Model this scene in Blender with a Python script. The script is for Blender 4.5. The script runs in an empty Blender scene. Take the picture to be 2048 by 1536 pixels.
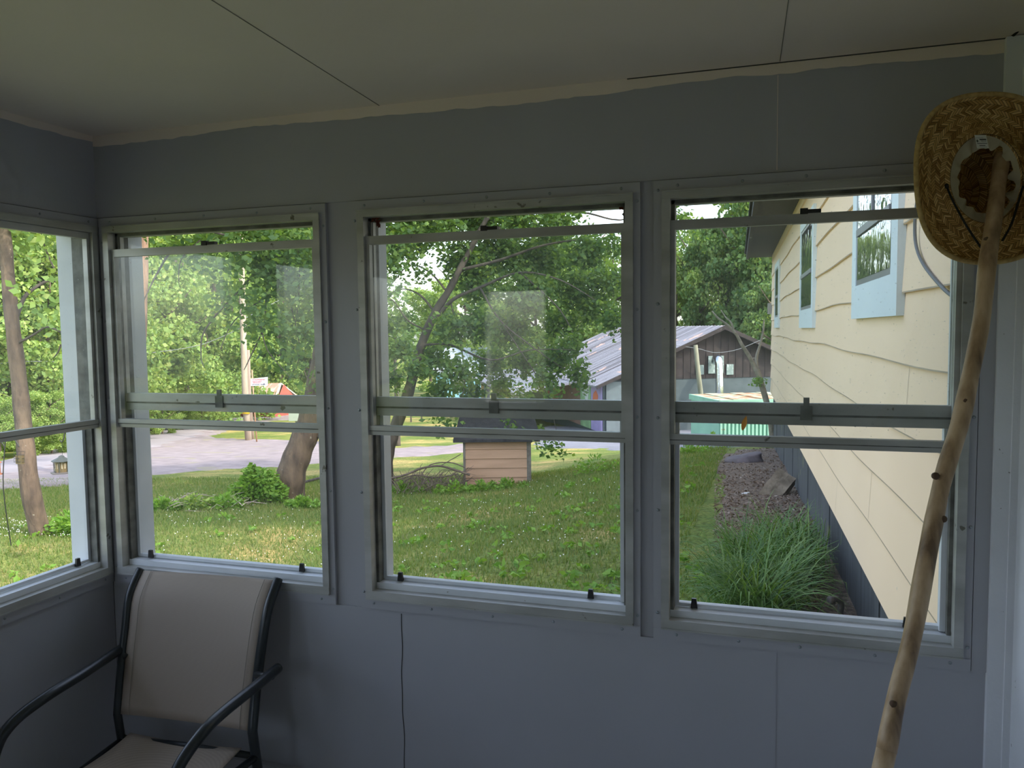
import bpy, bmesh, math, random
import numpy as np
from mathutils import Vector, Matrix
from mathutils.geometry import delaunay_2d_cdt
S = bpy.context.scene
COL = S.collection
random.seed(7)
# ------------------------------------------------------------------ camera
YAW, PITCH, ROLL, FPX = -0.3046, -0.0683, -0.0118, 1568.63
CAM = np.array([2.0806, -2.0839, 1.65])
cyw, syw, cp, sp = math.cos(YAW), math.sin(YAW), math.cos(PITCH), math.sin(PITCH)
F = np.array([syw*cp, cyw*cp, sp]); R0 = np.array([cyw, -syw, 0.0]); U0 = np.cross(R0, F)
RR = R0*math.cos(ROLL)+U0*math.sin(ROLL); UU = -R0*math.sin(ROLL)+U0*math.cos(ROLL)
FH = np.array([syw, cyw, 0.0])            # horizontal view direction
cd = bpy.data.cameras.new('camera'); cam = bpy.data.objects.new('camera', cd); COL.objects.link(cam)
cd.sensor_width = 36; cd.lens = FPX/2048*36; cd.clip_start = 0.02; cd.clip_end = 600
cam.matrix_world = Matrix(((RR[0], UU[0], -F[0], CAM[0]), (RR[1], UU[1], -F[1], CAM[1]), (RR[2], UU[2], -F[2], CAM[2]), (0, 0, 0, 1)))
S.camera = cam
# ------------------------------------------------------------------ light
S.view_settings.view_transform = 'Standard'; S.view_settings.look = 'None'
S.view_settings.gamma = 1; S.view_settings.use_curve_mapping = False
S.view_settings.exposure = 1.12
w = bpy.data.worlds.new('sky'); S.world = w; w.use_nodes = True
nt = w.node_tree; bg = nt.nodes['Background']; sk = nt.nodes.new('ShaderNodeTexSky')
SUN_EL = math.radians(43); sx, sy = 0.951, -0.309
sk.sky_type = 'NISHITA'; sk.sun_disc = False; sk.sun_elevation = SUN_EL
sk.sun_rotation = math.atan2(sx, sy); sk.dust_density = 2.5; sk.air_density = 1.0; sk.altitude = 200
hz = nt.nodes.new('ShaderNodeHueSaturation'); hz.inputs['Saturation'].default_value = 0.68   # summer haze
nt.links.new(sk.outputs[0], hz.inputs['Color']); nt.links.new(hz.outputs[0], bg.inputs[0]); bg.inputs[1].default_value = 0.38
sl = bpy.data.lights.new('sun', 'SUN'); sun = bpy.data.objects.new('sun', sl); COL.objects.link(sun)
sl.energy = 1.85; sl.angle = math.radians(0.6); sl.color = (1.0, 0.93, 0.80)
sd = Vector((sx*math.cos(SUN_EL), sy*math.cos(SUN_EL), math.sin(SUN_EL)))
sun.rotation_euler = sd.to_track_quat('Z', 'Y').to_euler()
S.cycles.max_bounces = 10; S.cycles.diffuse_bounces = 5; S.cycles.transparent_max_bounces = 24
S.cycles.transmission_bounces = 6; S.cycles.sample_clamp_indirect = 6

# ------------------------------------------------------------------ helpers
def V(p): return np.array(p, float)
def ray(u, v): return F+RR*(u-1024)/FPX-UU*(v-768)/FPX
def P(u, v, q): return CAM+ray(u, v)*q
def ony(y, u, v):
    r = ray(u, v); return CAM+r*((y-CAM[1])/r[1])
def onz(z, u, v):
    r = ray(u, v); return CAM+r*((z-CAM[2])/r[2])
GD = [-50, 0, 5, 10, 15, 20, 30, 45, 60, 90, 160, 400]
GZ = [-.5, -.5, -.6, -.85, -1.2, -1.6, -2.55, -3.5, -4.1, -4.7, -5.2, -6]
def sm(t): t = min(1, max(0, t)); return t*t*(3-2*t)
def gh(x, y):
    q = (x-CAM[0])*FH[0]+(y-CAM[1])*FH[1]
    b = .56*sm((x+3.2)/5.2)*(1-sm((y-14)/9))*sm((y+4)/5)
    return float(np.interp(q, GD, GZ))+b+.012*math.sin(x*2.1+y*.7)+.012*math.sin(y*1.7-x*.9)
def G(u, v, dz=0):
    r = ray(u, v); t = 2.0
    while t < 300:
        p = CAM+r*t
        if p[2] < gh(p[0], p[1]):
            lo, hi = t-.25, t
            for _ in range(24):
                m = (lo+hi)/2; p = CAM+r*m
                if p[2] < gh(p[0], p[1]): hi = m
                else: lo = m
            return np.array([p[0], p[1], gh(p[0], p[1])+dz])
        t += .25
    p = CAM+r*300; return p
def on_ground(u, q, dz=0):
    p = CAM+FH*q+R0*((u-1024)/FPX*q); return np.array([p[0], p[1], gh(p[0], p[1])+dz])

def tag(o, label=None, cat=None, group=None, kind=None):
    if label: o['label'] = label
    if cat: o['category'] = cat
    if group: o['group'] = group
    if kind: o['kind'] = kind
    return o
def empty(name, loc, rz=0):
    o = bpy.data.objects.new(name, None); COL.objects.link(o); o.location = Vector(loc); o.rotation_euler.z = rz
    o.empty_display_size = .1; return o
def mk(name, vs, fs, mat, parent=None, smooth=False, loc=None, recalc=True):
    me = bpy.data.meshes.new(name)
    o = bpy.data.objects.new(name, me); COL.objects.link(o)
    off = np.zeros(3)
    if parent is not None:
        o.parent = parent
        if parent.type == 'EMPTY' and parent.get('_rel', 0) == 0: pass
    vs = [tuple(map(float, p)) for p in vs]
    me.from_pydata(vs, [], fs); me.update()
    if recalc:
        b = bmesh.new(); b.from_mesh(me); bmesh.ops.recalc_face_normals(b, faces=b.faces); b.to_mesh(me); b.free()
    if smooth: me.polygons.foreach_set('use_smooth', [True]*len(me.polygons))
    if mat: me.materials.append(mat)
    if parent is not None:      # vertices are given in world space: cancel the parent's placement
        o.matrix_parent_inverse = wm(parent).inverted()
    return o
def wm(o):
    m = Matrix.LocRotScale(o.location, o.rotation_euler, o.scale)
    if o.parent: m = wm(o.parent) @ o.matrix_parent_inverse @ m
    return m
class MB:
    def __init__(s): s.v = []; s.f = []
    def add(s, vs, fs):
        n = len(s.v); s.v += [tuple(map(float, p)) for p in vs]; s.f += [tuple(i+n for i in f) for f in fs]; return s
    def box(s, a, b, T=None):
        x0, y0, z0 = a; x1, y1, z1 = b
        vs = [(x0, y0, z0), (x1, y0, z0), (x1, y1, z0), (x0, y1, z0), (x0, y0, z1), (x1, y0, z1), (x1, y1, z1), (x0, y1, z1)]
        if T: vs = [T(*p) for p in vs]
        return s.add(vs, [(0, 3, 2, 1), (4, 5, 6, 7), (0, 1, 5, 4), (1, 2, 6, 5), (2, 3, 7, 6), (3, 0, 4, 7)])
    def tube(s, pts, rad, n=8, cap=True, flat=1.0):
        pts = [V(p) for p in pts]; m = len(pts)
        if not hasattr(rad, '__len__'): rad = [rad]*m
        t = [pts[min(i+1, m-1)]-pts[max(i-1, 0)] for i in range(m)]
        t = [a/(np.linalg.norm(a)+1e-9) for a in t]
        up = V((0, 0, 1)) if abs(t[0][2]) < .9 else V((1, 0, 0))
        x = np.cross(up, t[0]); x /= np.linalg.norm(x)
        vs = []
        for i in range(m):
            x = x-t[i]*(x@t[i]); x /= np.linalg.norm(x)+1e-9; y = np.cross(t[i], x)
            for k in range(n):
                a = 2*math.pi*k/n; vs.append(pts[i]+(x*math.cos(a)+y*math.sin(a)*flat)*rad[i])
        fs = [(i*n+k, i*n+(k+1) % n, (i+1)*n+(k+1) % n, (i+1)*n+k) for i in range(m-1) for k in range(n)]
        if cap: fs += [tuple(range(n))[::-1], tuple((m-1)*n+k for k in range(n))]
        return s.add(vs, fs)
    def lathe(s, c, prof, n=16, ax=(0, 0, 1)):
        ax = V(ax)/np.linalg.norm(ax); a = V((1, 0, 0)) if abs(ax[0]) < .9 else V((0, 1, 0))
        x = np.cross(ax, a); x /= np.linalg.norm(x); y = np.cross(ax, x); c = V(c); m = len(prof)
        vs = [c+ax*h+(x*math.cos(2*math.pi*k/n)+y*math.sin(2*math.pi*k/n))*r for r, h in prof for k in range(n)]
        fs = [(i*n+k, i*n+(k+1) % n, (i+1)*n+(k+1) % n, (i+1)*n+k) for i in range(m-1) for k in range(n)]
        fs += [tuple(range(n))[::-1], tuple((m-1)*n+k for k in range(n))]
        return s.add(vs, fs)
    def build(s, name, mat, parent=None, smooth=False): return mk(name, s.v, s.f, mat, parent, smooth)
def spline(pts, k=5):
    pts = [V(p) for p in pts]; out = []
    for i in range(len(pts)-1):
        p0, p1, p2, p3 = pts[max(i-1, 0)], pts[i], pts[i+1], pts[min(i+2, len(pts)-1)]
        for j in range(k):
            t = j/k; out.append(.5*(2*p1+(p2-p0)*t+(2*p0-5*p1+4*p2-p3)*t*t+(3*p1-p0-3*p2+p3)*t**3))
    out.append(pts[-1]); return out

# ------------------------------------------------------------------ materials
def new_mat(name):
    m = bpy.data.materials.new(name); m.use_nodes = True; t = m.node_tree
    return m, t, t.nodes['Principled BSDF'], t.nodes['Material Output']
def nd(t, typ, **kw):
    n = t.nodes.new(typ)
    for k, v in kw.items():
        if k.startswith('i_'):
            key = k[2:]; n.inputs[int(key) if key.isdigit() else key].default_value = v
        else: setattr(n, k, v)
    return n
def ramp(t, src, stops):
    r = nd(t, 'ShaderNodeValToRGB'); e = r.color_ramp.elements
    while len(e) < len(stops): e.new(.5)
    for i, (p, c) in enumerate(stops): e[i].position = p; e[i].color = (*c, 1)
    t.links.new(src, r.inputs[0]); return r
def mat(name, c1, c2=None, scale=6, rough=.6, metal=0, bump=0, bscale=None, detail=6, dist=.003, spots=None, stretch=None, lo=.35, hi=.65, rot=None):
    m, t, b, o = new_mat(name); b.inputs['Roughness'].default_value = rough; b.inputs['Metallic'].default_value = metal
    tc = nd(t, 'ShaderNodeTexCoord'); mp = nd(t, 'ShaderNodeMapping'); t.links.new(tc.outputs['Object'], mp.inputs[0])
    if stretch: mp.inputs['Scale'].default_value = stretch
    if rot:
        m0 = nd(t, 'ShaderNodeMapping'); m0.inputs['Rotation'].default_value = rot; t.links.new(tc.outputs['Object'], m0.inputs[0]); t.links.new(m0.outputs[0], mp.inputs[0])
    nz = nd(t, 'ShaderNodeTexNoise', i_Scale=scale, i_Detail=detail); t.links.new(mp.outputs[0], nz.inputs[0])
    if c2 is None: c2 = tuple(x*.9 for x in c1)
    r = ramp(t, nz.outputs[0], [(lo, c2), (hi, c1)]); col = r.outputs[0]
    if spots:
        sc, th, c3 = spots
        n2 = nd(t, 'ShaderNodeTexNoise', i_Scale=sc, i_Detail=3); t.links.new(tc.outputs['Object'], n2.inputs[0])
        r2 = ramp(t, n2.outputs[0], [(th, (0, 0, 0)), (th+.03, (1, 1, 1))])
        mx = nd(t, 'ShaderNodeMix', data_type='RGBA'); t.links.new(r2.outputs[0], mx.inputs[0]); t.links.new(col, mx.inputs[6]); mx.inputs[7].default_value = (*c3, 1); col = mx.outputs[2]
    t.links.new(col, b.inputs['Base Color'])
    if bump:
        n3 = nd(t, 'ShaderNodeTexNoise', i_Scale=bscale or scale*4, i_Detail=8); t.links.new(mp.outputs[0], n3.inputs[0])
        bp = nd(t, 'ShaderNodeBump', i_Strength=bump, i_Distance=dist); t.links.new(n3.outputs[0], bp.inputs['Height']); t.links.new(bp.outputs[0], b.inputs['Normal'])
    return m
def leafmat(name, cols, trans=.5, rough=.55, tint=(1.25, 1.2, .35)):
    m, t, b, o = new_mat(name)
    g = nd(t, 'ShaderNodeNewGeometry'); n = len(cols)
    r = ramp(t, g.outputs['Random Per Island'], [(i/(n-1), c) for i, c in enumerate(cols)])
    t.links.new(r.outputs[0], b.inputs['Base Color']); b.inputs['Roughness'].default_value = rough
    b.inputs['Specular IOR Level'].default_value = .3
    mul = nd(t, 'ShaderNodeMix', data_type='RGBA', blend_type='MULTIPLY', i_0=1.0); t.links.new(r.outputs[0], mul.inputs[6]); mul.inputs[7].default_value = (*tint, 1)
    tr = nd(t, 'ShaderNodeBsdfTranslucent'); t.links.new(mul.outputs[2], tr.inputs[0])
    mx = nd(t, 'ShaderNodeMixShader', i_0=trans); t.links.new(b.outputs[0], mx.inputs[1]); t.links.new(tr.outputs[0], mx.inputs[2])
    t.links.new(mx.outputs[0], o.inputs[0]); return m
def glassmat(name, dirt=.07, spec=1.0, col=(.8, .82, .8)):
    m, t, b, o = new_mat(name); t.nodes.remove(b)
    tp = nd(t, 'ShaderNodeBsdfTransparent'); tp.inputs[0].default_value = (.93, .95, .94, 1)
    gl = nd(t, 'ShaderNodeBsdfGlossy', i_Roughness=.02); lw = nd(t, 'ShaderNodeLayerWeight', i_Blend=.5); pw = nd(t, 'ShaderNodeMath', operation='POWER'); pw.inputs[1].default_value = 5; t.links.new(lw.outputs['Facing'], pw.inputs[0]); fr = nd(t, 'ShaderNodeMath', operation='MULTIPLY_ADD'); fr.inputs[1].default_value = .9; fr.inputs[2].default_value = .042; t.links.new(pw.outputs[0], fr.inputs[0])
    m1 = nd(t, 'ShaderNodeMixShader'); t.links.new(fr.outputs[0], m1.inputs[0]); t.links.new(tp.outputs[0], m1.inputs[1]); t.links.new(gl.outputs[0], m1.inputs[2])
    tl = nd(t, 'ShaderNodeBsdfTranslucent'); tl.inputs[0].default_value = (*col, 1)
    df = nd(t, 'ShaderNodeBsdfDiffuse'); df.inputs[0].default_value = (*col, 1)
    ad = nd(t, 'ShaderNodeMixShader', i_0=.3); t.links.new(tl.outputs[0], ad.inputs[1]); t.links.new(df.outputs[0], ad.inputs[2])
    tc = nd(t, 'ShaderNodeTexCoord'); nz = nd(t, 'ShaderNodeTexNoise', i_Scale=5.0, i_Detail=5); t.links.new(tc.outputs['Object'], nz.inputs[0])
    nf = nd(t, 'ShaderNodeTexNoise', i_Scale=160.0, i_Detail=2); t.links.new(tc.outputs['Object'], nf.inputs[0])
    r = ramp(t, nz.outputs[0], [(.3, (dirt*.45,)*3), (.7, (dirt*1.5,)*3)]); r2 = ramp(t, nf.outputs[0], [(.68, (0,)*3), (.76, (.25,)*3)])
    sm_ = nd(t, 'ShaderNodeMath', operation='ADD'); t.links.new(r.outputs[0], sm_.inputs[0]); t.links.new(r2.outputs[0], sm_.inputs[1])
    m2 = nd(t, 'ShaderNodeMixShader'); t.links.new(sm_.outputs[0], m2.inputs[0]); t.links.new(m1.outputs[0], m2.inputs[1]); t.links.new(ad.outputs[0], m2.inputs[2])
    t.links.new(m2.outputs[0], o.inputs[0]); return m

WALL = mat('painted_panel', (.40, .40, .435), (.37, .37, .395), scale=1.6, rough=.42, bump=.25, bscale=90, dist=.001, spots=(55, .80, (.12, .12, .11)))
CEIL = mat('ceiling_paint', (.78, .675, .59), (.72, .62, .54), scale=1.2, rough=.5, bump=.3, bscale=40, dist=.002)
WHITE = mat('weathered_white_paint', (.72, .74, .77), (.62, .65, .69), scale=5, rough=.5, bump=.15, bscale=60, spots=(30, .76, (.3, .28, .24)))
RWALL = mat('speckled_white_wall', (.72, .73, .77), (.66, .67, .71), scale=4, rough=.6, bump=.4, bscale=70, dist=.002, spots=(60, .73, (.28, .27, .27)))
ALU = mat('dull_aluminium', (.49, .49, .475), (.35, .35, .325), scale=14, rough=.45, metal=.35, bump=.1, stretch=(.3, .3, 1), spots=(26, .70, (.16, .15, .12)))
ALUD = mat('grimy_track_and_shade', (.22, .22, .20), (.10, .10, .09), scale=20, rough=.7, metal=.3)
DARK = mat('black_plastic', (.015, .015, .016), rough=.4)
SEAM = mat('seam_shadow_gap', (.05, .05, .05), rough=.9)
SEAMC = mat('fine_ceiling_seam', (.24, .22, .18), rough=.9)
SCREW = mat('painted_screw', (.30, .33, .35), rough=.35, metal=.3)
GLASS = glassmat('dusty_glass', .036)
FLOOR = mat('painted_floor', (.55, .53, .49), (.47, .455, .42), scale=3, rough=.5)
def screenmat():
    m, t, b, o = new_mat('insect_screen'); b.inputs['Base Color'].default_value = (.35, .36, .36, 1); b.inputs['Roughness'].default_value = .5
    tp = nd(t, 'ShaderNodeBsdfTransparent'); mx = nd(t, 'ShaderNodeMixShader')
    tc = nd(t, 'ShaderNodeTexCoord'); nz = nd(t, 'ShaderNodeTexNoise', i_Scale=2.5); t.links.new(tc.outputs['Object'], nz.inputs[0])
    r = ramp(t, nz.outputs[0], [(.3, (.06,)*3), (.7, (.11,)*3)]); t.links.new(r.outputs[0], mx.inputs[0])
    t.links.new(tp.outputs[0], mx.inputs[1]); t.links.new(b.outputs[0], mx.inputs[2]); t.links.new(mx.outputs[0], o.inputs[0]); return m
SCREEN = screenmat()
def xy_sel(*a): pass

# ------------------------------------------------------------------ porch shell
XR, ZC, WT = 2.655, 2.297, .12
WINS = [(.039, .84), (.9645, 1.7662), (1.8401, 2.5552)]
ZB, ZT = .851, 2.003
def wall_with_holes(s0, s1, holes, T, name, z0=0, z1=ZC, th=WT):
    mb = MB(); e = .016
    zb, zt = ZB+e, ZT-e
    mb.box((s0, 0, z0), (s1, th, zb), T); mb.box((s0, 0, zt), (s1, th, z1+.05), T)
    x = s0
    for a, b in holes:
        mb.box((x, 0, zb), (a+e, th, zt), T); x = b-e
    mb.box((x, 0, zb), (s1, th, zt), T)
    mb.box((s0, -.004, z0), (s1, 0, ZB-.032), T); mb.box((s0, -.004, ZT+.03), (s1, 0, z1), T)
    return tag(mb.build(name, WALL), kind='structure')
TF = lambda s, n, z: (s, n, z)
TL = lambda s, n, z: (-n, -s, z)
wf = wall_with_holes(-.12, XR+.02, WINS, TF, 'wall_front')
LW = [(.0203, .822), (.95, 1.75), (1.88, 2.68)]
wl = wall_with_holes(0, 3.6, LW, TL, 'wall_left')
tag(MB().box((XR, -3.6, 0), (XR+.1, .0, ZC+.05)).build('wall_right', RWALL), kind='structure')
mb = MB().box((-.12, -3.7, 0), (.08, -3.6, ZC+.05)).box((.55, -3.7, 0), (XR+.1, -3.6, ZC+.05)).box((.08, -3.7, 1.95), (.55, -3.6, ZC+.05)).box((.08, -3.7, 0), (.55, -3.6, 1.1))  # added unseen opening, sized and placed for room light and its reflection
tag(mb.build('wall_back', RWALL), kind='structure')
tag(MB().box((-.12, -3.7, -.12), (XR+.1, .12, 0)).build('floor', FLOOR), kind='structure')
ceil = tag(MB().box((-.45, -3.9, ZC), (XR+.1, .30, ZC+.09)).build('ceiling', CEIL), kind='structure')
tag(MB().box((-.118, -3.6, -.75), (XR, -3.5, -.12)).box((-.118, .0, -.75), (XR, .115, -.12)).box((-.118, -3.6, -.75), (0, .115, -.12)).build('wall_skirting', WALL), kind='structure')
def strip(name, pts, wdt, nrm, matl, parent, t=.0012):
    mb = MB(); n = V(nrm)
    for a, b in zip(pts[:-1], pts[1:]):
        a = V(a); b = V(b); d = (b-a)/np.linalg.norm(b-a); s = np.cross(d, n)*wdt/2
        vs = [a-s, a+s, b+s, b-s]; vs += [p+n*t for p in vs]
        mb.add(vs, [(0, 1, 2, 3), (4, 7, 6, 5), (0, 4, 5, 1), (1, 5, 6, 2), (2, 6, 7, 3), (3, 7, 4, 0)])
    return mb.build(name, matl, parent)
# panel seams
for pts in ([(440, 10), (590, 100), (765, 215)], [(1577, 0), (1560, 122)]):
    q = [onz(ZC, *p) for p in pts]; d = (q[-1]-q[0]); L = [q[0]-d*2, q[-1]]
    strip('seam', L, .0018, (0, 0, -1), SEAMC, ceil)
strip('seam', [(1.75, -.001, ZC-.0005), (XR, -.001, ZC-.0005)], .003, (0, -1, 0), SEAM, wf, .007)
for u, v0, v1 in ((1556, 140, 338),):
    a = ony(0, u, v0); b = ony(0, u-2, v1); strip('seam', [(a[0], -.004, ZC-.03), (a[0], -.004, ZT+.035)], .0016, (0, -1, 0), CEIL, wf)
pts = []
for v in range(1228, 1720, 24):
    a = ony(0, 805+1.5*math.sin(v*.05)+(v-1228)*-.003, min(v, 1536)); pts.append((ony(0, 805, 1400)[0]+.0015*math.sin(v*.07), -.004, 0))
xs = ony(0, 807, 1400)[0]; pts = [(xs+.0022*math.sin(z*19)+.0012*math.sin(z*47), -.004, z) for z in np.linspace(ZB-.04, .285, 22)]
strip('seam', pts, .0022, (0, -1, 0), SEAM, wf)
x2 = ony(0, 1552, 1400)[0]; strip('seam', [(x2, -.004, ZB-.04), (x2, -.004, .285)], .0012, (0, -1, 0), WALL, wf)
strip('seam', [(.001, -.006, 0), (.003, -.006, ZB)], .004, (0, -1, 0), SEAM, wf, .001)
# ragged band of ceiling paint on the wall tops
def band(T, L, name, parent, sd, h0=.03):
    rnd = random.Random(sd); n = 150; vs = []; w_ = 0
    for i in range(n+1):
        s = L*i/n; w_ = .8*w_+rnd.uniform(-.0022, .0022)
        low = ZC-h0-w_-.005*math.sin(s*5+sd)
        vs += [T(s, -.0052, ZC), T(s, -.0052, low)]
    return mk(name, vs, [(2*i, 2*i+1, 2*i+3, 2*i+2) for i in range(n)], CEIL, parent)
band(TF, XR, 'ceiling_paint_edge', wf, 1); band(TL, 3.6, 'ceiling_paint_edge', wl, 5, .022)
tag(MB().box((0, -.024, 0), (XR, -.004, .278)).build('baseboard_front', WALL), kind='structure')
tag(MB().box((.004, -3.6, 0), (.02, -.03, .09)).build('baseboard_left', WALL), kind='structure')
c1 = tag(MB().box((2.607, -.022, .0), (2.640, -.004, ZC-.002)).box((2.640, -.03, 0), (XR, -.004, ZC-.002)).build('trim_1', RWALL), kind='structure')
tag(MB().box((2.575, -.010, ZB-.03), (2.607, -.004, ZT+.03)).build('trim_2', WALL), kind='structure')

# ------------------------------------------------------------------ windows
def window(idx, a, b, T, label, one=False):
    W = empty('window_%d' % idx, T((a+b)/2, 0, ZB)); tag(W, label, kind='structure')
    B = lambda: MB()
    m = B()        # painted casing strips
    l_ = max(a-.021, .004 if one or idx == 1 else a-.021)
    m.box((l_, -.013, ZB-.03), (b+.018, -.004, ZB), T); m.box((l_, -.013, ZT), (b+.018, -.004, ZT+.027), T)
    m.box((l_, -.012, ZB), (a, .0, ZT), T); m.box((b, -.012, ZB), (b+.018, .0, ZT), T)
    m.build('casing', WALL, W)
    m = B(); fw = .021   # metal flange
    m.box((a, -.021, ZT-.021), (b, .012, ZT), T); m.box((a, -.021, ZB), (b, .012, ZB+.026), T)
    m.box((a, -.020, ZB+.026), (a+fw, .012, ZT-.021), T); m.box((b-fw, -.020, ZB+.026), (b, .012, ZT-.021), T)
    m.box((a, -.0235, ZT-.004), (b, -.021, ZT), T); m.box((a, -.0235, ZB-.0), (b, -.021, ZB+.004), T)
    m.build('window_frame', ALU, W)
    m = B(); i0, i1 = a+fw, b-fw
    m.box((i0, .012, ZB+.02), (i0+.009, .058, ZT-.02), T); m.box((i1-.009, .012, ZB+.02), (i1, .058, ZT-.02), T)
    m.box((i0, .012, ZT-.030), (i1, .058, ZT-.018), T)
    m.build('track', ALUD, W)
    m = B(); m.box((i0-.004, .010, ZB+.022), (i1+.004, .058, ZB+.044), T); m.box((a+.012, .05, ZB+.008), (b-.012, .135, ZB+.030), T); m.build('window_sill', WHITE, W)
    m = B()        # outer boards of the opening
    m.box((a+.015, .058, ZB+.03), (a+.018, WT+.006, ZT-.02), T); m.box((b-.018, .058, ZB+.03), (b-.015, WT+.006, ZT-.02), T)
    m.box((a-.07, WT, ZB), (a+.017, WT+.014, ZT+.05), T); m.box((b-.017, WT, ZB), (b+.03, WT+.014, ZT+.05), T); m.box((a-.03, WT, ZT-.008), (b+.03, WT+.03, ZT+.07), T)
    m.build('outer_casing', WHITE, W)
    def sash(name, z0, z1, n0, n1, rb, rt, st):
        s_ = B(); s_.box((i0-.002, n0, z0), (i1+.002, n1, z0+rb), T); s_.box((i0-.002, n0, z1-rt), (i1+.002, n1, z1), T)
        s_.box((i0-.002, n0, z0+rb), (i0+st, n1, z1-rt), T); s_.box((i1-st, n0, z0+rb), (i1+.002, n1, z1-rt), T)
        s_.box((i0, n0-.004, z0+rb*.50), (i1, n0, z0+rb), T)
        o = s_.build(name, ALU, W)
        B().box((i0, n0-.0022, z0+rb*.40), (i1, n0-.0005, z0+rb*.50), T).build('rail_shade_line', ALUD, o)  # thin dark strip painted in as the shade line below the rail step
        nn = (n0+n1)/2
        mk('pane', [T(i0+st-.002, nn, z0+rb-.002), T(i1-st+.002, nn, z0+rb-.002), T(i1-st+.002, nn, z1-rt+.002), T(i0+st-.002, nn, z1-rt+.002)], [(0, 1, 2, 3)], GLASS, o)
        return o
    if one:
        inn = sash('sash', 1.346, ZT-.022, -.008, .010, .028, .02, .012)
        out = inn
    else:
        inn = sash('sash', 1.346, 1.928, -.008, .010, .028, .024, .012)
        out = sash('sash', 1.401, ZT-.022, .022, .038, .056, .010, .010)
    c = (a+b)/2; m = B()
    m.box((c-.014, .014, 1.415), (c+.014, .0215, 1.452), T); m.box((c-.007, .014, 1.452), (c+.007, .0215, 1.472), T)
    if not one: m.build('latch', ALUD, out)
    if not one: B().box((c-.022, -.012, 1.928), (c+.026, .004, 1.937), T).box((c-.022, -.014, 1.926), (c-.004, .0, 1.940), T).build('pull_tab', DARK, inn)
    m = B(); z1 = 1.36 if one else 1.401
    m.box((i0+.009, .040, ZB+.047), (i0+.020, .052, z1), T); m.box((i1-.022, .028, ZB+.047), (i1-.009, .052, z1), T); m.box((i0+.02, .040, ZB+.047), (i1-.022, .052, ZB+.056), T)
    sc = m.build('screen_frame', WHITE, W)
    mk('insect_screen', [T(i0+.018, .046, ZB+.05), T(i1-.018, .046, ZB+.05), T(i1-.018, .046, z1), T(i0+.018, .046, z1)], [(0, 1, 2, 3)], SCREEN, sc)
    for f in (.09, .86):
        x = i0+(i1-i0)*f; n0 = .030
        MB().add([T(x-.009, n0, ZB+.047), T(x+.009, n0, ZB+.047), T(x+.006, n0, ZB+.073), T(x-.006, n0, ZB+.073), T(x-.009, n0+.008, ZB+.047), T(x+.009, n0+.008, ZB+.047), T(x+.006, n0+.008, ZB+.073), T(x-.006, n0+.008, ZB+.073)],
                 [(0, 1, 2, 3), (4, 7, 6, 5), (0, 4, 5, 1), (1, 5, 6, 2), (2, 6, 7, 3), (3, 7, 4, 0)]).build('screen_clip', DARK, W)
    k = 5
    nrm = V(T(0, -1, 0))-V(T(0, 0, 0))
    def screw(s, z): MB().lathe(T(s, -.0125, z), [(.0042, 0), (.0042, .001), (.003, .0022)], 8, nrm).build('screw', SCREW, W, True)
    for i in range(k):
        s = a+.03+(b-a-.06)*i/(k-1)+random.uniform(-.01, .01)
        screw(s, ZT+.014+random.uniform(-.002, .002)); screw(s, ZB-.014+random.uniform(-.002, .002))
    for i in range(5):
        z = ZB+.03+(ZT-ZB-.06)*i/4+random.uniform(-.02, .02)
        screw(b+.010, z)
        if a-l_ > .012: screw(a-.010, z+random.uniform(-.02, .02))
    return W
window(1, *WINS[0], TF, 'left window of the front wall, by the corner, chair below it')
window(2, *WINS[1], TF, 'middle window of the front wall, leaning tree outside')
window(3, *WINS[2], TF, 'right window of the front wall, tan house outside, stick in front')
for i, (a, b) in enumerate(LW): window(4+i, a, b, TL, ['window of the left wall, next to the corner', 'second window of the left wall from the corner', 'third window of the left wall from the corner'][i], True)
# curled leaf and dead leaves caught in the window frames
DRY = leafmat('dry_leaf', [(.75, .36, .08), (.85, .45, .12)], .35, tint=(1, .8, .5))
def small_leaf(name, c, ax, wd, ln, label, mt, curl=.5):
    vs = []; fs = []; c = V(c); ax = V(ax)/np.linalg.norm(ax); sx_ = np.cross(ax, V((0, -1, .2))); sx_ /= np.linalg.norm(sx_); nn = np.cross(sx_, ax)
    for i in range(7):
        t = i/6; wv = wd*math.sin(math.pi*min(.98, t*.9+.08))
        for j in (-1, 0, 1): vs.append(c+ax*ln*(t-.5)+sx_*wv*j*.5+nn*(curl*wd*abs(j)*.6+ln*.18*math.sin(t*3)))
    for i in range(6):
        for j in range(2): fs.append((i*3+j, i*3+j+1, i*3+j+4, i*3+j+3))
    return tag(mk(name, vs, fs, mt, None, True), label, 'leaf')
small_leaf('dry_leaf', ony(-.016, 1489, 846), (.25, 0, 1), .013, .038, 'curled orange dry leaf stuck on the lower rail of the right window', DRY)
RDRY = leafmat('dead_red_leaf', [(.10, .02, .015), (.14, .04, .02)], .3, tint=(1, .8, .5))
mb = MB()
for i in range(9):
    c = ony(.006, 749+random.uniform(-8, 9), 441+random.uniform(-8, 12)); a = random.uniform(0, 6.28)
    d = V((math.cos(a), .3, math.sin(a)))*.009; e = V((-math.sin(a), .3, math.cos(a)))*.005; mb.add([c-d, c-e, c+d, c+e], [(0, 1, 2, 3)])
mb.tube([ony(.0, 745, 438), ony(.0, 752, 444), ony(0, 757, 452)], .0012, 5)
tag(mb.build('dead_leaf_cluster', RDRY), 'dark red dead leaf bits caught in upper left corner of middle window', 'leaf')
mb = MB()
for i in range(7):
    c = ony(.014, 1246+random.uniform(-6, 5), 420+random.uniform(-10, 10)); a = random.uniform(0, 6.28)
    d = V((math.cos(a), .3, math.sin(a)))*.007; e = V((-math.sin(a), .3, math.cos(a)))*.004; mb.add([c-d, c-e, c+d, c+e], [(0, 1, 2, 3)])
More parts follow.
